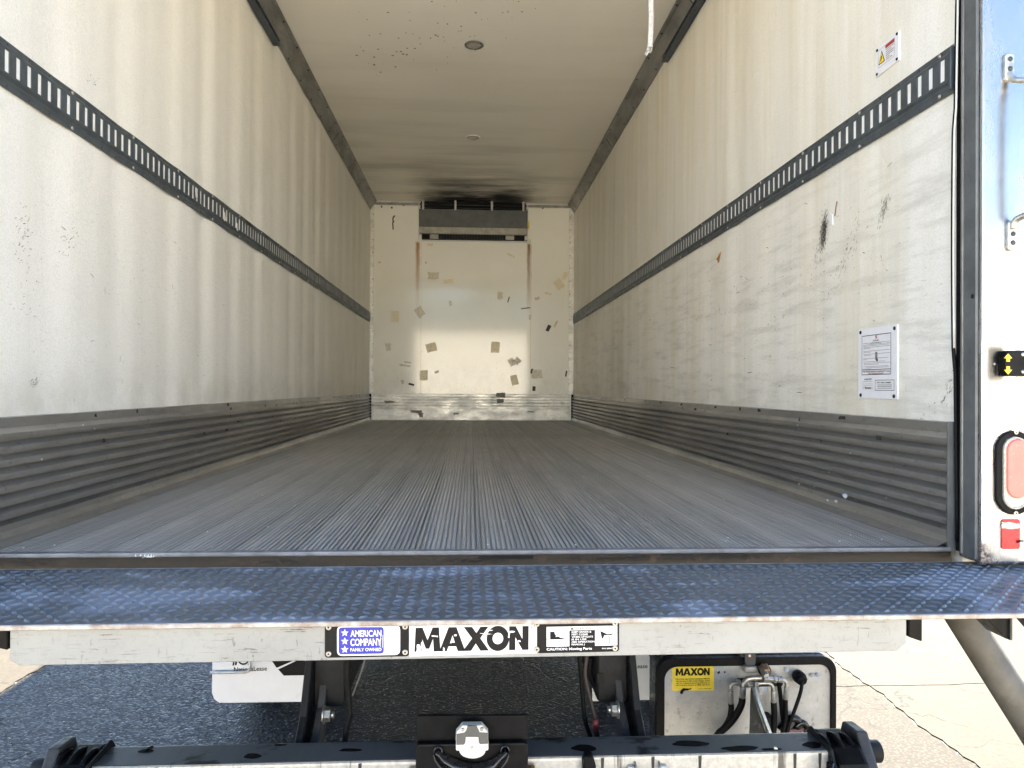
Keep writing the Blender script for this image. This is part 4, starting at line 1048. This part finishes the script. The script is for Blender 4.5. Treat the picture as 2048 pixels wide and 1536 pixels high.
# ------------------------------------------------------------------ plates riveted to the right wall
XW = W - .0035
def wallq(pts): return [at(a, b, 0, XW) for a, b in pts]
def yzprism(pts, x0, x1): return MB().prism([(p.y, p.z) for p in pts], 'x', x0, x1)
uy = (0, -1, 0); uz = (0, 0, 1)
y1, y0, z0, z1 = .470, .257, 1.588, 1.802
ip = thing('inspection_plate', 'white printed inspection plate low on the right wall near the post', 'sign', (XW, .36, z0))
yzprism([Vector((0, a, b)) for a, b in ((y1, z0), (y0, z0), (y0, z1), (y1, z1))], XW - .001, XW + .006).build('backing', 'print_white', ip)
def ipr(u0, u1, v0, v1, mat, nm='print_bar', par=ip, Y1=y1, Y0=y0, Z0=z0, Z1=z1, lift=.0016):
    a, b = Y1 + (Y0 - Y1) * u0, Y1 + (Y0 - Y1) * u1; c_, d_ = Z0 + (Z1 - Z0) * v0, Z0 + (Z1 - Z0) * v1
    X = XW - lift
    return MB().add([(X, a, c_), (X, b, c_), (X, b, d_), (X, a, d_)], [(0, 1, 2, 3)]).build(nm, mat, par)
def frame_(u0, u1, v0, v1, t, mat='print_black'):
    tv = t
    for q in ((u0, u1, v0, v0 + tv), (u0, u1, v1 - tv, v1), (u0, u0 + t, v0 + tv, v1 - tv), (u1 - t, u1, v0 + tv, v1 - tv)): ipr(*q, mat, 'print_frame')
frame_(.10, .86, .335, .90, .009); ipr(.105, .855, .405, .414, 'print_black')
def ipt(body, u_, v_, size, wd, mat='print_black', bold=.02):
    return text('lettering', body, mat, ip, (XW - .0012, y1 + (y0 - y1) * u_, z0 + (z1 - z0) * v_), uy, uz, size, wd, bold)
ipt('S', .46, .845, .012, .012, 'print_red', .04)
ipt('SUPREME', .40, .805, .007, .033, 'print_grey')
ipt('WARRANTY REGISTRATION', .33, .772, .004, .062, 'print_grey')
for k, (v_, a, b) in enumerate(((.785, .13, .83), (.762, .14, .84), (.745, .14, .82), (.725, .14, .84), (.71, .14, .33), (.672, .15, .83), (.656, .15, .35), (.628, .15, .84), (.612, .16, .35), (.566, .14, .80), (.552, .14, .25), (.520, .14, .72), (.500, .15, .86), (.482, .16, .56), (.452, .15, .80), (.436, .22, .82), (.42, .14, .36))):
    ipr(a, b, v_, v_ + .005, 'print_grey')
ipr(.46, .52, .545, .655, 'print_grey', 'stain'); ipr(.49, .53, .52, .56, 'print_black', 'stain')
ipt('THE TRUCK BODY WARRANTY CALL', .12, .372, .0062, .155); ipt('www.supremecorp.com', .27, .347, .0062, .085, 'print_red')
ipt('WATER TEST', .17, .262, .0068, .043)
for v_ in (.24, .205, .18, .155, .135): ipr(.12, .40, v_, v_ + .004, 'print_grey')
ipt('Emery', .20, .14, .009, .035, 'print_black', .03)
frame_(.46, .94, .115, .262, .007)
ipt('BODY SERIAL NUMBER', .51, .215, .0062, .075)
for v_ in (.187, .165, .143): ipr(.52, .88, v_, v_ + .009, 'print_grey')
for u_, v_ in ((.06, .955), (.94, .95), (.07, .045), (.93, .04)):
    MB().dome((XW - .001, y1 + (y0 - y1) * u_, z0 + (z1 - z0) * v_), (-1, 0, 0), .006, .0035, 10).build('screw', 'dark_steel', ip)

y1w, y0w, z0w, z1w = .372, .253, 2.553, 2.638
wp = thing('warning_plate', 'small white warning plate with yellow triangle high on the right wall', 'sign', (XW, .31, z0w))
yzprism([Vector((0, a, b)) for a, b in ((y1w, z0w), (y0w, z0w), (y0w, z1w), (y1w, z1w))], XW - .001, XW + .006).build('backing', 'print_white', wp)
def wpr(u0, u1, v0, v1, mat, nm='print_bar', lift=.0016): return ipr(u0, u1, v0, v1, mat, nm, wp, y1w, y0w, z0w, z1w, lift)
for q in ((.10, .83, .25, .262), (.10, .83, .86, .872), (.10, .108, .262, .86), (.822, .83, .262, .86)): wpr(*q, 'print_grey', 'print_frame')
wpr(.43, .82, .74, .86, 'print_red', 'red_band')
def wpt(pts, mat, nm, lift): return MB().add([(XW - lift, y1w + (y0w - y1w) * a, z0w + (z1w - z0w) * b) for a, b in pts], [tuple(range(len(pts)))]).build(nm, mat, wp)
wpt(((.12, .34), (.41, .34), (.265, .80)), 'print_black', 'triangle_border', .0016); wpt(((.155, .37), (.375, .37), (.265, .72)), 'print_yellow', 'triangle', .0021)
wpt(((.21, .42), (.25, .42), (.29, .52), (.275, .62), (.25, .60), (.24, .52)), 'print_black', 'hazard_symbol', .0026)
for k in range(6): wpr(.45, (.80, .70, .80, .78, .62, .74)[k], .68 - k * .07, .705 - k * .07, 'print_grey')
for u_, v_ in ((.05, .92), (.93, .93), (.05, .08), (.93, .08)):
    MB().dome((XW - .001, y1w + (y0w - y1w) * u_, z0w + (z1w - z0w) * v_), (-1, 0, 0), .0045, .0035, 10).build('screw', 'dark_steel', wp)

# ------------------------------------------------------------------ cooling unit on the front wall
ev = thing('cooling_unit', 'grey refrigeration evaporator under the ceiling of the front wall', 'cooling unit', (0, L, 3.37))
YE = L - .11
def e(px, py, Y_=YE): return at(px, py, 1, Y_)
xl, xr = e(838, 440).x, e(1055, 440).x
zt, z1_, z2_, z3_, z4_ = ZC - .002, e(946, 419).z, e(946, 455).z, e(946, 468).z, e(946, 478).z
MB().box(xl, xr, YE, L - .001, z2_, z1_).build('housing', plain('evap_grey', (.075, .082, .080), .45, .2, .25, 8, .1, (.17, .17, .16), .4), ev, .003)
MB().prism([(YE - .001, z2_ - .0005), (YE + .012, z3_), (L - .05, z3_), (L - .05, z2_ - .0005)], 'x', xl + .002, xr - .002).build('drip_pan', plain('pan_grey', (.30, .29, .25), .5, .1, .25, 14, .15, (.14, .12, .09), .5), ev, .002)
MB().box(xl + .015, xr - .015, YE + .07, L - .002, z1_, zt).build('coil', 'rubber', ev)
for px in (846, 911, 984, 1047):
    p = e(px, 410); MB().box(p.x - .012, p.x + .012, YE - .002, YE + .012, z1_ - .01, zt).build('hanger_bracket', 'galv', ev, .001)
for k in range(44):
    x = xl + .03 + k * (xr - xl - .06) / 43
    MB().box(x - .0015, x + .0015, YE + .045, YE + .069, z1_ + .002, zt - .004).build('coil_fin', 'dark_steel', ev)
for k in range(2):
    z = z1_ + .02 + k * .035; MB().cyl((xl + .01, YE + .03, z), (xr - .01, YE + .03, z), .006, 8).build('grille_bar', 'worn_grey', ev)
MB().box(xl + .03, xr - .03, YE + .05, L - .002, z4_ + .004, z3_).build('fan_guard', 'rubber', ev)
for k in range(26):
    x = xl + .22 + k * (xr - xl - .44) / 25
    MB().box(x - .002, x + .002, YE + .042, YE + .048, z4_ + .006, z3_ - .002).build('guard_bar', 'worn_grey', ev)
MT['pan_bracket'] = plain('pan_bracket', (.40, .40, .37), .5)
for px in (868, 1020):
    p = e(px, 473); MB().box(p.x - .05, p.x + .05, YE + .03, YE + .045, z4_ + .004, z3_ - .004).build('white_bracket', 'pan_bracket', ev, .002)
for xx, s_ in ((xl - .013, -1), (xr + .003, 1)):
    MB().box(xx, xx + .010, YE + .09, L - .001, z4_ - .01, zt - .02).build('side_bracket', 'white_plastic', ev, .002)
MB().box(xr + .013, xr + .03, L - .03, L - .008, z2_ + .02, z2_ + .10).build('sticker', 'print_yellow', ev)

# ------------------------------------------------------------------ ceiling lights, pull strap
def clight(y, r, label, dark):
    t_ = thing('ceiling_light', label, 'light', (-.006, y, ZC), 'round ceiling lights')
    MB().ring(circ(-.006, y, r, 32), circ(-.006, y, r * .86, 32), 'z', ZC - .009, ZC - .0005).build('rim', 'trim_alu' if dark else 'print_white', t_, .003)
    MB().prism(circ(-.006, y, r * .855, 32), 'z', ZC - .007, ZC - .0005).build('lens', plain('light_lens' + str(y), (.40, .37, .31) if dark else (.60, .58, .50), .35), t_, .003)
    MB().ring(circ(-.006, y, r * .80, 32), circ(-.006, y, r * .74, 32), 'z', ZC - .0085, ZC - .0065).build('lens_ring', 'grey_plastic', t_)
    for k in range(3):
        a = rad(80 + 120 * k); MB().dome((-.006 + r * .93 * math.cos(a), y + r * .93 * math.sin(a), ZC - .009), (0, 0, -1), .004, .003, 8).build('screw', 'print_black', t_)
clight(2.94, .061, 'round grey ceiling light nearer the open rear, beside mould spots', True)
clight(4.70, .060, 'round white ceiling light nearer the cooling unit', False)

ps = thing('pull_strap', 'frayed white door pull rope hanging from the ceiling at the right', 'strap', (.706, 1.2, 3.0))
p0 = at(1300, 95, 1, 1.2)
for k in range(5):
    ang = k * 1.256; pts = []
    for i in range(26):
        z = p0.z + i * .032; pts.append((p0.x + .0055 * math.cos(ang + i * .55) + .004 * math.sin(i * .4), 1.2 + .0055 * math.sin(ang + i * .55), z))
    MB().tube(pts, .0052, 6).build('strand', 'rope', ps)
for k in range(9):
    a = random.uniform(0, 6.28); x, y = p0.x + .009 * math.cos(a), 1.2 + .009 * math.sin(a)
    MB().tube(smooth_path([(x, y, p0.z + .01), (x + random.uniform(-.006, .006), y, p0.z - .008), (x + random.uniform(-.012, .012), y + random.uniform(-.01, .01), p0.z - random.uniform(.012, .03))], 3), .0014, 5).build('frayed_end', 'rope', ps)

# ------------------------------------------------------------------ mud flaps
YM = 1.4
def flap(label, left):
    a, b = at(425, 1300, 1, YM), at(430, 1407, 1, YM)
    x0 = a.x if left else at(1185, 1350, 1, YM).x
    x1 = at(622, 1350, 1, YM).x if left else at(1302, 1350, 1, YM).x + (.10)
    zb = b.z if left else at(1280, 1401, 1, YM).z
    t_ = thing('mud_flap', label, 'mud flap', ((x0 + x1) / 2, YM, zb), 'white mud flaps')
    zt_ = .86
    if left: poly = [(x0 + .004, zt_), (x0 - .002, zb + .045), (x0 + .008, zb + .018), (x0 + .03, zb + .002), (x1, zb), (x1, zt_)]
    else: poly = [(x0, zt_), (x0, zb), (x1, zb + .002), (x1, zt_)]
    fs = plain('flap_white' + str(left), (.70, .70, .71) if left else (.62, .61, .57), .4, 0, .06, 9, .1, (.50, .47, .42), .4)
    MB().prism(poly, 'y', YM, YM + .008).build('sheet', fs, t_, .001)
    return t_, x0, x1, zb
t_, x0, x1, zb = flap('white lettered mud flap left of the chassis, with a bent rod', True)
tx, tx2 = at(468, 1343, 1, YM), at(534, 1343, 1, YM)
text('lettering', 'NationaLease', 'print_black', t_, (tx.x, YM - .0005, tx.z), (1, 0, .02), uz, .026, tx2.x - tx.x, .012)
def fpt(pts, nm, lift=.0015, mat='print_black'): return MB().add([Vector((at(a, b, 1, YM).x, YM - lift, at(a, b, 1, YM).z)) for a, b in pts], [tuple(range(len(pts)))]).build(nm, mat, t_)
fpt(((465, 1331), (470, 1300), (473, 1300), (468, 1331)), 'logo_stroke'); fpt(((470, 1330), (474, 1300), (477.5, 1300), (473.5, 1330)), 'logo_stroke')
c = at(487, 1319, 1, YM)
MB().ring(circ(c.x, c.z, .0225, 28), circ(c.x, c.z, .0165, 28), 'y', YM - .0015, YM + .001).build('logo_ring', 'print_black', t_)
MB().ring(circ(c.x, c.z + .006, .0105, 20), circ(c.x, c.z + .006, .0055, 20), 'y', YM - .0015, YM + .001).build('logo_ring', 'print_black', t_)
d_ = at(497, 1328, 1, YM); MB().prism(circ(d_.x, d_.z, .0028, 12), 'y', YM - .0015, YM + .001).build('logo_dot', 'print_black', t_)
fpt(((538, 1300), (541, 1318), (553.5, 1335.5), (594, 1318), (560, 1290)), 'logo_shape')
fpt(((556.5, 1338.5), (568, 1351), (622, 1350), (622, 1330), (606, 1318.5), (600, 1318)), 'logo_shape')
fpt(((611, 1318), (622, 1325), (622, 1300), (611, 1300)), 'logo_shape')
ra, rb, rc, rd_ = (at(420, 1346, 1, YM - .02), at(491, 1344, 1, YM - .02), at(500, 1337, 1, YM - .02), at(500.5, 1290, 1, YM - .02))
MB().tube([ra, rb, rb * .6 + rc * .4 + Vector((.003, 0, -.003)), rc, rd_], .006, 10).build('bent_rod', 'galv', t_)
t_, x0, x1, zb = flap('greyer white mud flap between right chassis rail and pump box', False)
tx2 = at(1295, 1336, 1, YM); wd = .139
text('lettering', 'NationaLease', 'print_black', t_, (tx2.x - wd, YM - .0005, tx2.z), (1, 0, 0), uz, .026, wd, .012)
fpt(((1291, 1300), (1302, 1318), (1330, 1330), (1340, 1300)), 'logo_shape')

# ------------------------------------------------------------------ hydraulic pump box
YQ = .8
pb = thing('pump_box', 'hydraulic pump box with grey metal panel, hoses and yellow decal', 'pump box', (.97, 1.0, .33))
a, b = at(1313, 1390, 1, YQ), at(1672, 1390, 1, YQ); zt_ = at(1500, 1314, 1, YQ).z; zb = .27
po = rrect(a.x, b.x, zb, zt_, .055, 8); t = .016
pi_ = rrect(at(1329, 1400, 1, YQ).x, at(1662, 1400, 1, YQ).x, zb + t, at(1500, 1331, 1, YQ).z, .045, 8)
MB().prism(rrect(a.x + .004, b.x - .004, zb + .004, zt_ + .003, .055, 8), 'y', YQ + .022, .93).build('cover', plain('box_cover', (.018, .02, .023), .3, 0, .3, 12, .2, (.09, .085, .08), .4), pb, .012, 3)
MB().ring(po, pi_, 'y', YQ - .004, YQ + .022).build('gasket', 'rubber', pb, .003, 2)
MB().prism(rrect(pi_[0][0] - .9, pi_[0][0] + .002, zb + t - .002, zt_ - .01, .045, 8) and [(x, z) for x, z in pi_], 'y', YQ + .008, YQ + .021).build('front_panel', 'panel_galv', pb)
YV = YQ + .008
def z5(zx, zy, off=.0): return at(1300 + zx / 5.12, 1290 + zy / 5.12, 1, YV - off)
# yellow decal
dq = [z5(228, 468, .001), z5(655, 465, .001), z5(655, 240, .001), z5(638, 210, .001), z5(228, 212, .001)]
dec = slabq(dq, YV - .0015, YV + .0).build('decal', 'print_yellow', pb)
dx = z5(655, 440, .0015) - z5(228, 440, .0015); wD = dx.length; hD = (z5(228, 212) - z5(228, 468)).length
o_ = z5(262, 315, .002); e_ = z5(612, 315, .002)
maxon(dec, o_, (1, 0, 0), uz, (z5(262, 240) - z5(262, 315)).length, (e_ - o_).length, YV - .0020)
for k, ln in enumerate(('For a free copy of the Installation Manual', 'that pertains to this model Liftgate, please', 'visit our website at www.maxonlift.com or', 'call Customer Service at (800) 227-4116')):
    text('lettering', ln, 'print_black', dec, z5(264, 356 + k * 21, .0016), (1, 0, 0), uz, .0075, (z5(612, 350) - z5(264, 350)).length, .012)
text('lettering', 'P/N 280604', 'print_black', dec, z5(500, 452, .0016), (1, 0, 0), uz, .004, (z5(625, 350) - z5(500, 350)).length, .01)
MB().tube(smooth_path([z5(322, 495, .002), z5(330, 470, .003), z5(350, 455, .003), z5(385, 455, .002), z5(425, 445, .001)], 4), [.0055] * 5 + [.005] * 4 + [.0035] * 4 + [.002] * 3 + [.0008], 8).build('tar_smear', 'print_black', dec)
# hardware on the panel
def P5(seq, off): return [z5(a_, b_, off) for a_, b_ in seq]
def fitting(seq, off, r): return MB().tube(smooth_path(P5(seq, off), 6), r, 12).build('elbow_fitting', 'bolt', pb)
def hexnut(zx, zy, off, r, axis, ln, mat='bolt'):
    p = z5(zx, zy, off); ax = Vector(axis).normalized() * ln / 2
    return MB().tube([p - ax, p + ax], r, 6).build('hex_nut', mat, pb, .001)
def hose(seq, off, r): return MB().tube(smooth_path(P5(seq, off), 6), r, 12).build('hose', 'rubber', pb)
fitting(((890, 388), (850, 392), (828, 425), (826, 490)), .045, .0065)
MB().tube(P5(((826, 470), (827, 485), (828, 600)), .045), [.0085, .0085, .0092], 12).build('hose_ferrule', 'galv', pb)
hose(((828, 598), (832, 660), (815, 750), (770, 830), (700, 905), (650, 960)), .045, .0098)
fitting(((1140, 338), (1060, 338), (995, 350), (962, 395), (955, 450)), .075, .0085)
MB().tube(P5(((955, 430), (953, 440), (946, 540)), .075), [.010, .0102, .0108], 12).build('hose_ferrule', 'galv', pb)
hose(((946, 536), (936, 610), (880, 720), (800, 820), (700, 905)), .07, .0118)
fitting(((1070, 395), (1160, 390), (1225, 395), (1256, 430), (1262, 480)), .05, .0065)
MB().tube(P5(((1262, 465), (1263, 480), (1266, 590)), .05), [.0082, .0085, .0092], 12).build('hose_ferrule', 'galv', pb)
hose(((1266, 586), (1272, 700), (1268, 820), (1262, 940)), .05, .0105)
fitting(((1310, 352), (1365, 358), (1395, 390), (1398, 440)), .05, .0062)
MB().tube(P5(((1398, 430), (1396, 445), (1388, 555)), .05), [.0095, .008, .0088], 12).build('hose_ferrule', 'galv', pb)
hose(((1388, 550), (1386, 640), (1390, 740), (1370, 860), (1350, 940)), .05, .0085)
hose(((1318, 390), (1335, 520), (1350, 680), (1370, 800), (1380, 900)), .03, .0075)
for q in ((905, 388, .045, .0125, (1, 0, 0), .014), (1175, 337, .075, .0125, (1, 0, 0), .014), (1235, 343, .07, .0105, (1, 0, -.1), .026), (1280, 348, .07, .013, (1, 0, -.1), .012), (1330, 352, .055, .0115, (1, 0, 0), .018), (1085, 398, .05, .0115, (1, 0, 0), .014), (1020, 400, .03, .0135, (1, 0, 0), .024)):
    hexnut(*q)
hexnut(1175, 258, .05, .019, (0, 1, .5), .03, 'brass'); hexnut(1175, 285, .065, .0125, (0, 1, .7), .03)
MB().tube([z5(1175, 262, .002), z5(1175, 262, .03)], .022, 20).build('port', 'dark_steel', pb)
MB().box(z5(880, 0).x, z5(1330, 0).x, YV - .03, YV - .001, z5(900, 400).z, z5(900, 335).z).build('manifold', 'dark_steel', pb, .004)
for zx, zy, r in ((1147, 452, .0165),):
    MB().cyl(z5(zx, zy, 0), z5(zx, zy, .004), .019, 20).build('washer', 'bolt', pb); MB().tube([z5(zx, zy, .004), z5(zx, zy, .018)], .0125, 6).build('hex_bolt', 'bolt', pb, .001)
for zx, zy, r in ((1395, 246, .0095), (1655, 306, .0095), (1715, 304, .0095)):
    MB().cyl(z5(zx, zy, 0), z5(zx, zy, .002), r, 16).build('washer', 'bolt', pb); MB().tube([z5(zx, zy, .002), z5(zx, zy, .009)], r * .7, 6).build('hex_bolt', 'galv', pb, .001)
MB().cyl(z5(700, 278, -.001), z5(700, 278, .0006), .0055, 14).build('hole', 'print_black', pb)
MB().cyl(z5(765, 278, 0), z5(765, 278, .003), .007, 14).build('pop_rivet', 'galv', pb, .001); MB().cyl(z5(765, 278, .003), z5(765, 278, .0036), .003, 10).build('rivet_hole', 'print_black', pb)
MB().tube([z5(1515, 310, 0), z5(1535, 335, .025), z5(1548, 352, .05)], [.021, .023, .021], 10).build('cable_gland', 'rubber', pb, .002)
MB().tube([z5(1546, 350, .05), z5(1558, 372, .06)], .018, 10).build('gland_nut', 'rubber', pb, .002)
MB().tube(smooth_path([z5(1556, 370, .06), z5(1545, 470, .065), z5(1490, 640, .065), z5(1430, 800, .06), z5(1390, 950, .06)], 6), .0062, 10).build('cable', 'rubber', pb)
MB().tube(smooth_path(P5(((1330, 870), (1420, 760), (1500, 760), (1530, 820), (1470, 890)), .03), 6), .014, 10).build('cable', 'black_gloss', pb)
MB().tube(smooth_path(P5(((1520, 880), (1505, 830), (1555, 795), (1600, 830), (1590, 890)), .035), 6), .011, 10).build('cable', 'black_gloss', pb)
MB().tube(smooth_path(P5(((1420, 880), (1490, 880), (1545, 870), (1562, 845)), .04), 5), .0075, 10).build('cable', plain('dusty_red_cable', (.16, .08, .08), .6), pb)
MB().box(z5(1140, 0).x, z5(1215, 0).x, YV - .05, YV - .001, z5(0, 850).z, z5(0, 700).z).build('valve_block', 'dark_steel', pb, .004)
MB().box(z5(1035, 0).x, z5(1180, 0).x, YV - .003, YV + .001, z5(0, 900).z, z5(0, 430).z).build('reinforcing_plate', 'panel_galv', pb, .001)
la, lb_ = z5(968, 85, .03), z5(1078, 210, .03)
tb = MB().prism(rrect(la.x, lb_.x, z5(0, 225, .03).z, z5(0, 66, .03).z, .012), 'y', YV - .034, YV - .028).build('latch_tab', 'worn_grey', pb, .001)
MB().prism([(z5(955, 0, .02).x, z5(0, 290, .02).z), (z5(1085, 0, .02).x, z5(0, 290, .02).z), (z5(1078, 0, .02).x, z5(0, 222, .02).z), (z5(965, 0, .02).x, z5(0, 222, .02).z)], 'y', YV - .036, YV - .001).build('latch_foot', 'galv', tb, .003)
MB().cyl(z5(1020, 110, .034), z5(1020, 110, .036), .0095, 14).build('latch_hole', 'rust', tb); MB().cyl(z5(1021, 111, .0355), z5(1021, 111, .038), .0045, 12).build('latch_pin', 'print_white', tb)
MB().box(z5(900, 0).x, z5(970, 0).x, YV - .024, YV + .05, z5(0, 108).z, z5(0, 80).z).build('hinge_lug', 'worn_grey', pb, .002)

# ------------------------------------------------------------------ plate bracket with lamp, centre
YL = -.15
lp = thing('plate_lamp', 'black bracket with white number plate lamp and sagging black cover on the tube', 'lamp', at(944, 1536, 1, YL))
def z6(zx, zy, Y_=YL): p = at(800 + zx / 6.827, 1420 + zy / 6.827, 1, Y_); return (p.x, p.z)
MB().prism([z6(215, 700), z6(215, 150), z6(230, 135), z6(1725, 128), z6(1752, 160), z6(1752, 700)], 'y', YL + .022, YL + .030).build('back_plate', 'black_paint', lp, .002)
MB().prism([z6(212, 900), z6(212, 525), z6(222, 492), z6(260, 476), z6(1690, 455), z6(1735, 470), z6(1750, 510), z6(1750, 900)], 'y', YL + .001, YL + .02).build('front_plate', 'black_paint', lp, .004, 2)
MB().prism([z6(855, 152), z6(1115, 150), z6(1200, 245), z6(1206, 488), z6(1170, 494), z6(765, 494), z6(765, 255)], 'y', YL - .022, YL + .0).build('lamp_body', 'white_plastic', lp, .003, 2)
MB().prism([z6(925, 153), z6(1045, 152), z6(1075, 215), z6(1085, 240), z6(1196, 248), z6(1200, 392), z6(1095, 398), z6(1075, 380), z6(1068, 302), z6(900, 302), z6(890, 385), z6(870, 405), z6(772, 408), z6(772, 262), z6(880, 245), z6(905, 215)], 'y', YL - .0235, YL - .02).build('lamp_shade', 'grey_plastic', lp)
MB().prism([z6(812, 492)] + [z6(988 + 178 * math.cos(rad(180 + k * 15)), 505 - 106 * math.sin(rad(180 + k * 15))) for k in range(13)][::1] + [z6(1166, 492)], 'y', YL - .018, YL + .0).build('lamp_lens', plain('lamp_cream', (.62, .62, .57), .35, 0, .08), lp, .003, 2)
for zx, zy in ((858, 203), (1114, 196)):
    x, z = z6(zx, zy); MB().dome((x, YL - .022, z), (0, -1, 0), .0042, .004, 12).build('screw', 'bolt', lp)
x, z = z6(985, 445); MB().dome((x, YL - .022, z), (0, -1, 0), .003, .002, 10).build('screw', 'galv', lp)
up = [(505, 505), (560, 530), (640, 590), (760, 645), (900, 682), (1030, 702), (1150, 690), (1260, 640), (1340, 575), (1400, 520), (1440, 500)]
dn = [(1485, 545), (1470, 610), (1400, 720), (1330, 830), (1200, 930), (1000, 960), (800, 930), (640, 830), (540, 740), (475, 640), (462, 570)]
# a sagging sheet: rows bulge towards the viewer
rowsn = 7; N = 11; v = []
for i in range(N):
    ux_, uz_ = z6(*up[i]); dx_, dz_ = z6(*dn[N - 1 - i])
    for k in range(rowsn):
        t = k / (rowsn - 1); v.append((ux_ + (dx_ - ux_) * t, YL - .002 - .022 * math.sin(math.pi * min(1, t * 1.1 + .08)) - .003 * math.sin(i * 1.9 + k), uz_ + (dz_ - uz_) * t))
MB().add(v, [(i * rowsn + k, i * rowsn + k + 1, (i + 1) * rowsn + k + 1, (i + 1) * rowsn + k) for i in range(N - 1) for k in range(rowsn - 1)], True).build('sagging_cover', 'black_gloss', lp)
for zx, zy in ((522, 545), (1432, 530)):
    x, z = z6(zx, zy)
    MB().tube([(x + .0085 * math.cos(a_ * .524), YL - .010, z + .0105 * math.sin(a_ * .524)) for a_ in range(13)], .0022, 6).build('eyelet', 'black_gloss', lp)
MB().tube(smooth_path([Vector((z6(a_, b_)[0], YL - .014, z6(a_, b_)[1])) for a_, b_ in ((462, 575), (490, 660), (560, 750), (640, 830))], 4), .0016, 6).build('cover_hem', 'worn_grey', lp)
MB().tube(smooth_path([Vector((z6(a_, b_)[0], YL - .014, z6(a_, b_)[1])) for a_, b_ in ((1482, 560), (1455, 650), (1390, 740), (1330, 830))], 4), .0016, 6).build('cover_hem', 'worn_grey', lp)

# ------------------------------------------------------------------ loose cables under the bar
def cable(label, seq, Y_, r, mat, n=6):
    pts = [at(a_, b_, 1, Y_) for a_, b_ in seq]
    o = MB().tube(smooth_path(pts, n), r, 8).build('cable', mat, None, loc=pts[0])
    return tag(o, label, 'cable', 'cables hanging under the bar')
cable('thin pale wire slanting down from the bar beside the left rail', ((732, 1312), (722, 1345), (712, 1372), (705, 1392)), .1, .0022, 'wire')
cable('black cable hanging from the left rail to the tube', ((694, 1310), (695, 1360), (698, 1400), (700, 1430), (692, 1460), (690, 1490)), .05, .007, 'rubber')
cable('dark hose hanging left of the red-ended cable', ((1158, 1305), (1162, 1350), (1166, 1400), (1170, 1440), (1182, 1475)), .12, .006, 'rubber')
rc_ = thing('cable', 'brown cable with a red end hanging beside the right rail', 'cable', at(1176, 1310, 1, .08), 'cables hanging under the bar')
MB().tube(smooth_path([at(a_, b_, 1, .08) for a_, b_ in ((1174, 1308), (1170, 1350), (1178, 1390), (1186, 1420), (1191, 1440))], 6), .0055, 8).build('sheath', plain('cable_brown', (.018, .012, .012), .55), rc_)
MB().tube([at(1190, 1436, 1, .08), at(1192, 1462, 1, .08)], [.0082, .0078], 10).build('red_end', 'red_rubber', rc_)
MB().tube([at(1192, 1461, 1, .08), at(1196, 1490, 1, .08)], .007, 10).build('boot', 'rubber', rc_)
br2 = thing('cable', 'short curved black hose behind the right rail', 'cable', at(1185, 1350, 1, .2), 'cables hanging under the bar')
MB().tube(smooth_path([at(a_, b_, 1, .2) for a_, b_ in ((1182, 1315), (1180, 1345), (1186, 1364), (1198, 1362))], 5), .008, 8).build('sheath', 'rubber', br2)

# leaning steel tube at the right
A_, B_ = at(1905, 1200, 1, .12), at(2062, 1450, 1, .12)
dr = (B_ - A_).normalized(); C_ = A_ - dr * .08; k = (C_.z - .0) / -dr.z; D_ = C_ + dr * k
sp_ = thing('steel_tube', 'weathered grey steel tube leaning out under the right end of the step', 'tube', D_)
MB().tube([C_, D_], .044, 28).build('shaft', plain('weathered_tube', (.17, .155, .125), .6, .15, .5, 6, .4, (.045, .04, .03), .8), sp_)
MB().cyl(D_ + Vector((0, 0, .001)), D_ + Vector((0, 0, .016)), .09, 24).build('foot_plate', 'galv', sp_)

# scrap caught on the sill
p = at(290, 1116, 1, -.005)
sr = thing('paper_scrap', 'crumpled white scrap caught on the floor edge at the left', 'scrap', p)
mb = MB()
for k in range(14):
    q = p + Vector((random.gauss(0, .012), random.uniform(-.004, .004), random.uniform(0, .005)))
    a_ = random.uniform(.003, .009)
    mb.add([q, q + Vector((a_, random.uniform(-.002, .002), random.uniform(-.003, .006))), q + Vector((a_ * .6, .002, random.uniform(.001, .008)))], [(0, 1, 2)])
mb.build('fibre', 'white_plastic', sr)
